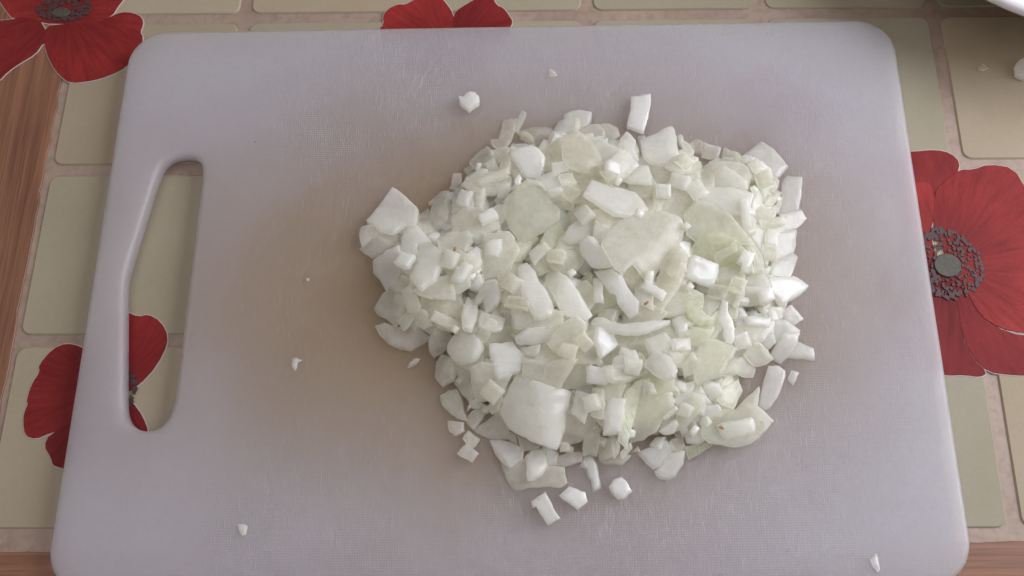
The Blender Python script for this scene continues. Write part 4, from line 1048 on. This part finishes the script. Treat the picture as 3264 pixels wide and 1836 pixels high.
# ---- the pieces seen on top, each where the photograph shows it
order = sorted(range(len(PC)), key=lambda i: (PC[i][1], i))
tops = {}
for i in order:
    vw, lay, tn, tmm, pl, op = PC[i]
    r = random.Random(1000 + i)
    px = VW[vw](pl)
    if lay <= 2 and not op.get('loose') and not op.get('table') and 'lm' not in op:   # lower pieces reach a little way under their neighbours
        c0 = unproject([px.mean(0)], ZB)[0, :2]
        rim = seg_dist(c0[None], out_xy)[0]
        if rim > 0.012 and inside(c0[None], out_xy)[0]:
            pp = px * (1, -1)
            pp = ccw(pp); px = offset(pp, -(20.0, 15.0, 8.0)[lay]) * (1, -1)
    t = tmm / 1000.0 * (0.8 if op.get('loose') or op.get('table') else 0.50)
    flat = op.get('loose') or op.get('table')
    floor = (TZ + 0.0003) if op.get('table') else ZB
    rest = (floor + t, 0.0, 0.0)
    for it in range(4):
        W3 = on_plane(px, *rest)
        poly = ccw(W3[:, :2])
        if flat: break
        a, b, d = rest_plane(poly, 0.42 if lay < 4 else 0.34, 0.85, (55, 65, 80, 90, 92, 92)[lay])
        a += t * 0.92 * math.sqrt(1 + b * b + d * d)
        rest = (a, b, d)
    # small own tilt, as nothing lies quite true
    if not flat:
        a, b, d = rest
        c0 = poly.mean(0); db, dd = r.gauss(0.02, 0.08), r.gauss(0, 0.08)
        rest = (a - db * c0[0] - dd * c0[1], b + db, d + dd)
    W3 = on_plane(px, *rest)
    poly = ccw(W3[:, :2])
    if not flat:                             # nothing underneath may stick out through the top
        cc = cells(poly)
        if cc is not None and len(cc[0]):
            a, b, d = rest
            x_, y_ = HX[cc], HY[cc]
            kk = op.get('k', 0.6)
            dz = kk / 0.05 * ((x_ - poly[:, 0].mean()) ** 2 + (y_ - poly[:, 1].mean()) ** 2) * 0.6 + (0.0008 if op.get('fold') else 0.0)
            up = np.percentile(HM[cc] - (a + b * x_ + d * y_ - dz), 98) + 0.0004
            rest = (a + min(max(up, 0.0), 0.003), b, d)
            W3 = on_plane(px, *rest); poly = ccw(W3[:, :2])
    ext = np.linalg.norm(poly.max(0) - poly.min(0))
    go = dict(k=op.get('k', 0.6) * min(1.0, 0.016 / ext) ** 0.5, fold=op.get('fold'), rings=op.get('rings', 0), ridge=1.0 if 'veins' in op else 0.0)
    if not flat and lay <= 3: go['flare'] = (-0.0009, 0.0002)
    pc = put_down(i, W3, t, rest, go, r, floor)
    pc['tint'] = tint(tn, r); pc['px'] = px.mean(0); pc['op'] = op; pc['lay'] = lay; pc['code'] = tn
    pc['size'] = math.sqrt(abs(area2(poly))); pc['long'] = ext; pc['rest'] = rest
    sag = 0.35 * 1.0 / (2 * 0.03) * go['k']
    if not op.get('table'): stamp(poly, *rest, t, 10000 + i, sag)
    tops[i] = pc

# ---- the many small dice and short strips lying on and between the bigger pieces
dice = []
dr = random.Random(4242)
keep = {10000 + i for i in tops if 'lm' in tops[i]['op'] or tops[i]['code'] in 'W'}
free = (dist > 0.009) & ~np.isin(OWN, list(keep))
fj, fi = np.nonzero(free)
for n in range(900):
    if len(dice) >= 46: break
    q0 = dr.randrange(len(fj)); j, i = fj[q0], fi[q0]
    strip = dr.random() < 0.35
    L, Wd = (dr.uniform(0.009, 0.013), dr.uniform(0.0032, 0.0045)) if strip else (dr.uniform(0.0050, 0.0078), dr.uniform(0.0045, 0.0066))
    a0 = dr.uniform(0, 6.283)
    q = np.array([(sx * L / 2 * dr.uniform(0.88, 1.08), sy * Wd / 2 * dr.uniform(0.85, 1.1)) for sx, sy in ((-1, -1), (1, -1), (1, 1), (-1, 1))])
    c_, s_ = math.cos(a0), math.sin(a0)
    q = q @ np.array([[c_, s_], [-s_, c_]]) + (HX[j, i], HY[j, i])
    cc = cells(q)
    if cc is None or np.isin(OWN[cc], list(keep)).mean() > 0.12 or (OWN[cc] >= 30000).any(): continue
    if np.ptp(HM[cc]) > 0.006: continue
    t = dr.uniform(0.0020, 0.0034)
    a, b, d = rest_plane(q, 0.45, 0.9, 60)
    a += t * 0.85
    db, dd = dr.gauss(0.05, 0.13), dr.gauss(0, 0.13)
    a, b, d = a - db * q[:, 0].mean() - dd * q[:, 1].mean(), b + db, d + dd
    pc = put_down(n, np.c_[q, a + b * q[:, 0] + d * q[:, 1]], t, (a, b, d), dict(k=0.8 if strip else 0.3, step=0.0011, flare=(-0.0003, 0.0002)), dr)
    pc['code'] = dr.choice('WWwwwct'); pc['tint'] = tint(pc['code'], dr); pc['strip'] = strip
    stamp(ccw(q), a, b, d, t, 30000 + len(dice))
    dice.append(pc)

# ---- small crumbs that have dropped into the gaps between the pieces
crumbs = []
cr = random.Random(909)
def local_max(A, k):
    B = A.copy()
    for dx in range(-k, k + 1):
        for dy in range(-k, k + 1):
            if dx * dx + dy * dy <= k * k: B = np.maximum(B, np.roll(np.roll(A, dx, 1), dy, 0))
    return B
okc = dist > 0.006
for n in range(5):
    deep = np.where(okc, local_max(HM, 5) - HM, 0.0)
    for m in range(45):
        j, i = np.unravel_index(int(np.argmax(deep * (0.75 + 0.25 * rng.random(deep.shape)))), deep.shape)
        if deep[j, i] < 0.0036: break
        deep[max(0, j - 4):j + 5, max(0, i - 4):i + 5] = 0.0
        L, Wd = cr.uniform(0.0028, 0.0052), cr.uniform(0.0022, 0.0038)
        a0 = cr.uniform(0, 6.283); ns = cr.choice((4, 4, 4, 5))
        q = np.array([(L * 0.62 * math.cos(2 * math.pi * (s_ + 0.5) / ns + cr.uniform(-.2, .2)), Wd * 0.62 * math.sin(2 * math.pi * (s_ + 0.5) / ns + cr.uniform(-.2, .2))) for s_ in range(ns)])
        c_, s_ = math.cos(a0), math.sin(a0)
        q = q @ np.array([[c_, s_], [-s_, c_]]) + (HX[j, i], HY[j, i])
        t = cr.uniform(0.0016, 0.0030)
        a, b, d = rest_plane(q, 0.5, 0.8, 25)
        a += t
        c0 = cells(q)
        if c0 is None or (HM[c0].max() > a + b * HX[j, i] + d * HY[j, i] + 0.004): continue
        pc = put_down(n, np.c_[q, a + b * q[:, 0] + d * q[:, 1]], t, (a, b, d), dict(k=0.3, step=0.0021, flare=(-0.0003, 0.0002)), cr)
        pc['tint'] = tint(cr.choice('wccctgt'), cr)
        stamp(ccw(q), a, b, d, t, 20000)
        crumbs.append(pc)

# ---- labels that single each piece out by its look and the landmark pieces round it
marks = [(PC[i][5]['lm'], tops[i]['px']) for i in range(len(PC)) if 'lm' in PC[i][5]]
COLW = dict(W='bright white', w='white', c='cream', g='pale green', G='green', t='watery')
used = set(PC[i][5]['lab'] for i in range(len(PC)) if 'lab' in PC[i][5])
def describe(pc):
    s = pc['size']; ar = pc['long'] / max(s, 1e-6)
    sz = 'small' if s < 0.0075 else 'large' if s > 0.0155 else 'middling'
    n = len(PC[pc['idx']][4])
    sh = 'sliver' if ar > 2.05 else 'strip' if ar > 1.75 else 'triangle' if n == 3 else 'square' if n <= 5 else 'chunk'
    if sz == 'middling': sz = ''
    return ' '.join(w_ for w_ in (sz, COLW[pc['code']], 'onion', sh) if w_)
def direction(dv):
    x, y = dv; ang = math.degrees(math.atan2(-y, x)) % 360
    k = int((ang + 22.5) // 45) % 8
    return ['beside {}, away from handle', 'above {}, away from handle', 'directly above {}', 'above {}, towards handle', 'beside {}, towards handle', 'below {}, towards handle', 'directly below {}', 'below {}, away from handle'][k]
ORD = ['', 'second ', 'third ', 'fourth ', 'fifth ', 'sixth ']
def make_label(pc, d=None):
    d = d or describe(pc)
    near = sorted(marks, key=lambda m: np.linalg.norm(m[1] - pc['px']))
    for o_ in ORD:
        for nm, c in near[:5]:
            lab = f'{o_}{d} {direction(pc["px"] - c).format(nm)}'
            if lab not in used and len(lab.split()) <= 16:
                used.add(lab); return lab
    return d
for i in sorted(tops, key=lambda i: PC[i][1]):
    pc = tops[i]; op = pc['op']
    pc['label'] = op.get('lab') or make_label(pc)

def build_piece(pc, name, mat):
    me = mesh(name, pc['V'], pc['F'], pc['S'])
    at_ = me.attributes.new('cut', 'FLOAT', 'POINT')
    at_.data.foreach_set('value', np.asarray(pc['cut'], dtype=np.float32))
    o = link(name, me, mat)
    o.matrix_world = pc['M']
    o.color = pc['tint']
    return o
for i in sorted(tops):
    pc = tops[i]; op = pc['op']
    o = build_piece(pc, 'onion_piece', M_ONION)
    grp = 'loose onion bits round the heap' if (op.get('loose') or op.get('table')) else 'chopped onion pieces on the heap'
    tag(o, pc['label'], 'onion piece', grp)
    V = pc['V']; n_top = V[:, 2].max()
    r = random.Random(5000 + i)
    from mathutils.bvhtree import BVHTree
    def surf(bv, x, y):
        h = bv.ray_cast(Vector((x, y, 0.05)), Vector((0, 0, -1)))
        return None if h[0] is None else h[0].z
    lo, hi = V[:, :2].min(0), V[:, :2].max(0)
    if 'brown' in op or 'specks' in op or op.get('veins', 0) >= 1:
        bv = BVHTree.FromPolygons([tuple(v) for v in V], pc['F'])
    if 'brown' in op:
        # spot given as a fraction of the outline's box in the photograph
        px = VW[PC[i][0]](PC[i][4]); q = px.min(0) + (px.max(0) - px.min(0)) * np.array(op['brown'])
        w3 = on_plane([q], *pc['rest'])[0]
        l3 = pc['M'].inverted() @ Vector(w3)
        z = surf(bv, l3.x, l3.y)
        if z is None: z = 0.0
        ang = np.linspace(0, 6.283, 10)[:-1]; sp = r.uniform(0.5, 1.2)
        VV = [(l3.x + 0.0013 * math.cos(t_) * math.cos(sp) - 0.0006 * math.sin(t_) * math.sin(sp), l3.y + 0.0013 * math.cos(t_) * math.sin(sp) + 0.0006 * math.sin(t_) * math.cos(sp), z + 0.00002) for t_ in ang] + [(l3.x, l3.y, z + 0.00035)]
        FF = [[k_, (k_ + 1) % 9, 9] for k_ in range(9)]
        link('brown_spot', mesh('brown_spot', VV, FF, True), M_BROWN, o)
    if op.get('specks'):
        for k_ in range(22):
            x, y = r.uniform(lo[0], hi[0]), r.uniform(lo[1], hi[1]); z = surf(bv, x, y)
            if z is None or z < -0.002: continue
            rr = r.uniform(0.00022, 0.00042)
            ang = np.linspace(0, 6.283, 7)[:-1]
            VV = [(x + rr * math.cos(t_), y + rr * math.sin(t_), z) for t_ in ang] + [(x, y, z + 0.00018)]
            link('green_speck', mesh('green_speck', VV, [[q_, (q_ + 1) % 6, 6] for q_ in range(6)], True), M_VEIN, o)
    if op.get('veins', 0) >= 2:
        nv = {1: 5, 2: 11, 3: 6}[op['veins']]
        long_x = (hi - lo)[0] > (hi - lo)[1]
        for k_ in range(nv):
            f_ = (k_ + 0.7) / (nv + 0.4)
            along = op['veins'] == 3
            cross = (hi - lo)[1] if long_x else (hi - lo)[0]
            Ld = cross * (0.85 if along else r.uniform(0.16, 0.30))
            c0 = lo + (hi - lo) * 0.5
            cx = (lo[0] + (hi - lo)[0] * f_) if long_x else c0[0] + r.uniform(-0.22, 0.1) * cross
            cy = (lo[1] + (hi - lo)[1] * f_) if not long_x else c0[1] + r.uniform(-0.22, 0.1) * cross
            dv = np.array((0.25, 1.0)) if long_x else np.array((1.0, -0.3))
            dv = dv / np.linalg.norm(dv); nv_ = np.array((-dv[1], dv[0])) * 0.00016
            VV, FF = [], []
            for s_ in np.linspace(-0.5, 0.5, 7):
                p = np.array((cx, cy)) + dv * s_ * Ld
                z = surf(bv, p[0], p[1])
                if z is None or z < -0.0025: 
                    VV2 = None; continue
                wv = 1 - abs(s_) * 1.5
                for sgn in (-1, 0, 1): VV.append((p[0] + nv_[0] * sgn * wv, p[1] + nv_[1] * sgn * wv, z + (0.00010 if sgn == 0 else -0.00002)))
            m_ = len(VV) // 3
            for q_ in range(m_ - 1):
                for e_ in (0, 1): FF.append([q_ * 3 + e_, q_ * 3 + e_ + 1, q_ * 3 + e_ + 4, q_ * 3 + e_ + 3])
            if FF: link('green_vein', mesh('green_vein', VV, FF, True), M_VEIN, o)

# ---- buried bits: those that still show most are pieces of their own, the rest one mass
shown = {n: int((OWN == n).sum()) for n in range(len(fill))}
for pc in dice:
    o = build_piece(pc, 'onion_piece', M_ONION)
    q = (np.array(pc['cen']) - CL) @ RC
    pc['px'] = np.array((PW / 2 + PPX + FOC * q[0] / -q[2], PH / 2 - FOC * q[1] / -q[2]))
    tag(o, make_label(pc, f"small {COLW[pc['code']]} onion {'strip' if pc['strip'] else 'cube'}"), 'onion piece', 'small onion dice on the heap')
room = max(0, 298 - len(PC) - len(dice))
single = [n for n in sorted(shown, key=lambda n: -shown[n]) if shown[n] >= 6][:room]
for n in single:
    pc = fill[n]
    o = build_piece(pc, 'onion_piece', M_ONION)
    o.color = (*pc['tint'][:3], 0.4)
    q = (np.array(pc['cen']) - CL) @ RC
    pc['px'] = np.array((PW / 2 + PPX + FOC * q[0] / -q[2], PH / 2 - FOC * q[1] / -q[2]))
    tag(o, make_label(pc, 'half-buried onion dice'), 'onion piece', 'half-buried onion dice')
Vs, Fs, Ss, Cs = [], [], [], []
for n, pc in enumerate(fill + crumbs):
    if n in set(single): continue
    b = len(Vs)
    Vs += [tuple(pc['M'] @ Vector(v)) for v in pc['V']]
    Fs += [[b + k for k in f] for f in pc['F']]; Ss += pc['S']; Cs += [pc['tint']] * len(pc['V'])
me = mesh('chopped_onion_mass', Vs, Fs, Ss)
at = me.color_attributes.new('tint', 'FLOAT_COLOR', 'POINT')
at.data.foreach_set('color', np.array(Cs, dtype=np.float32).ravel())
tag(link('chopped_onion_mass', me, M_ONION_MASS), 'finely chopped onion filling the inside of the heap on the board', 'chopped onion', None, 'stuff')
print('pieces', len(PC), 'fill', len(fill), 'crumbs', len(crumbs), 'single', len(single), 'heap top mm', round((HM.max() - ZB) * 1000, 1))
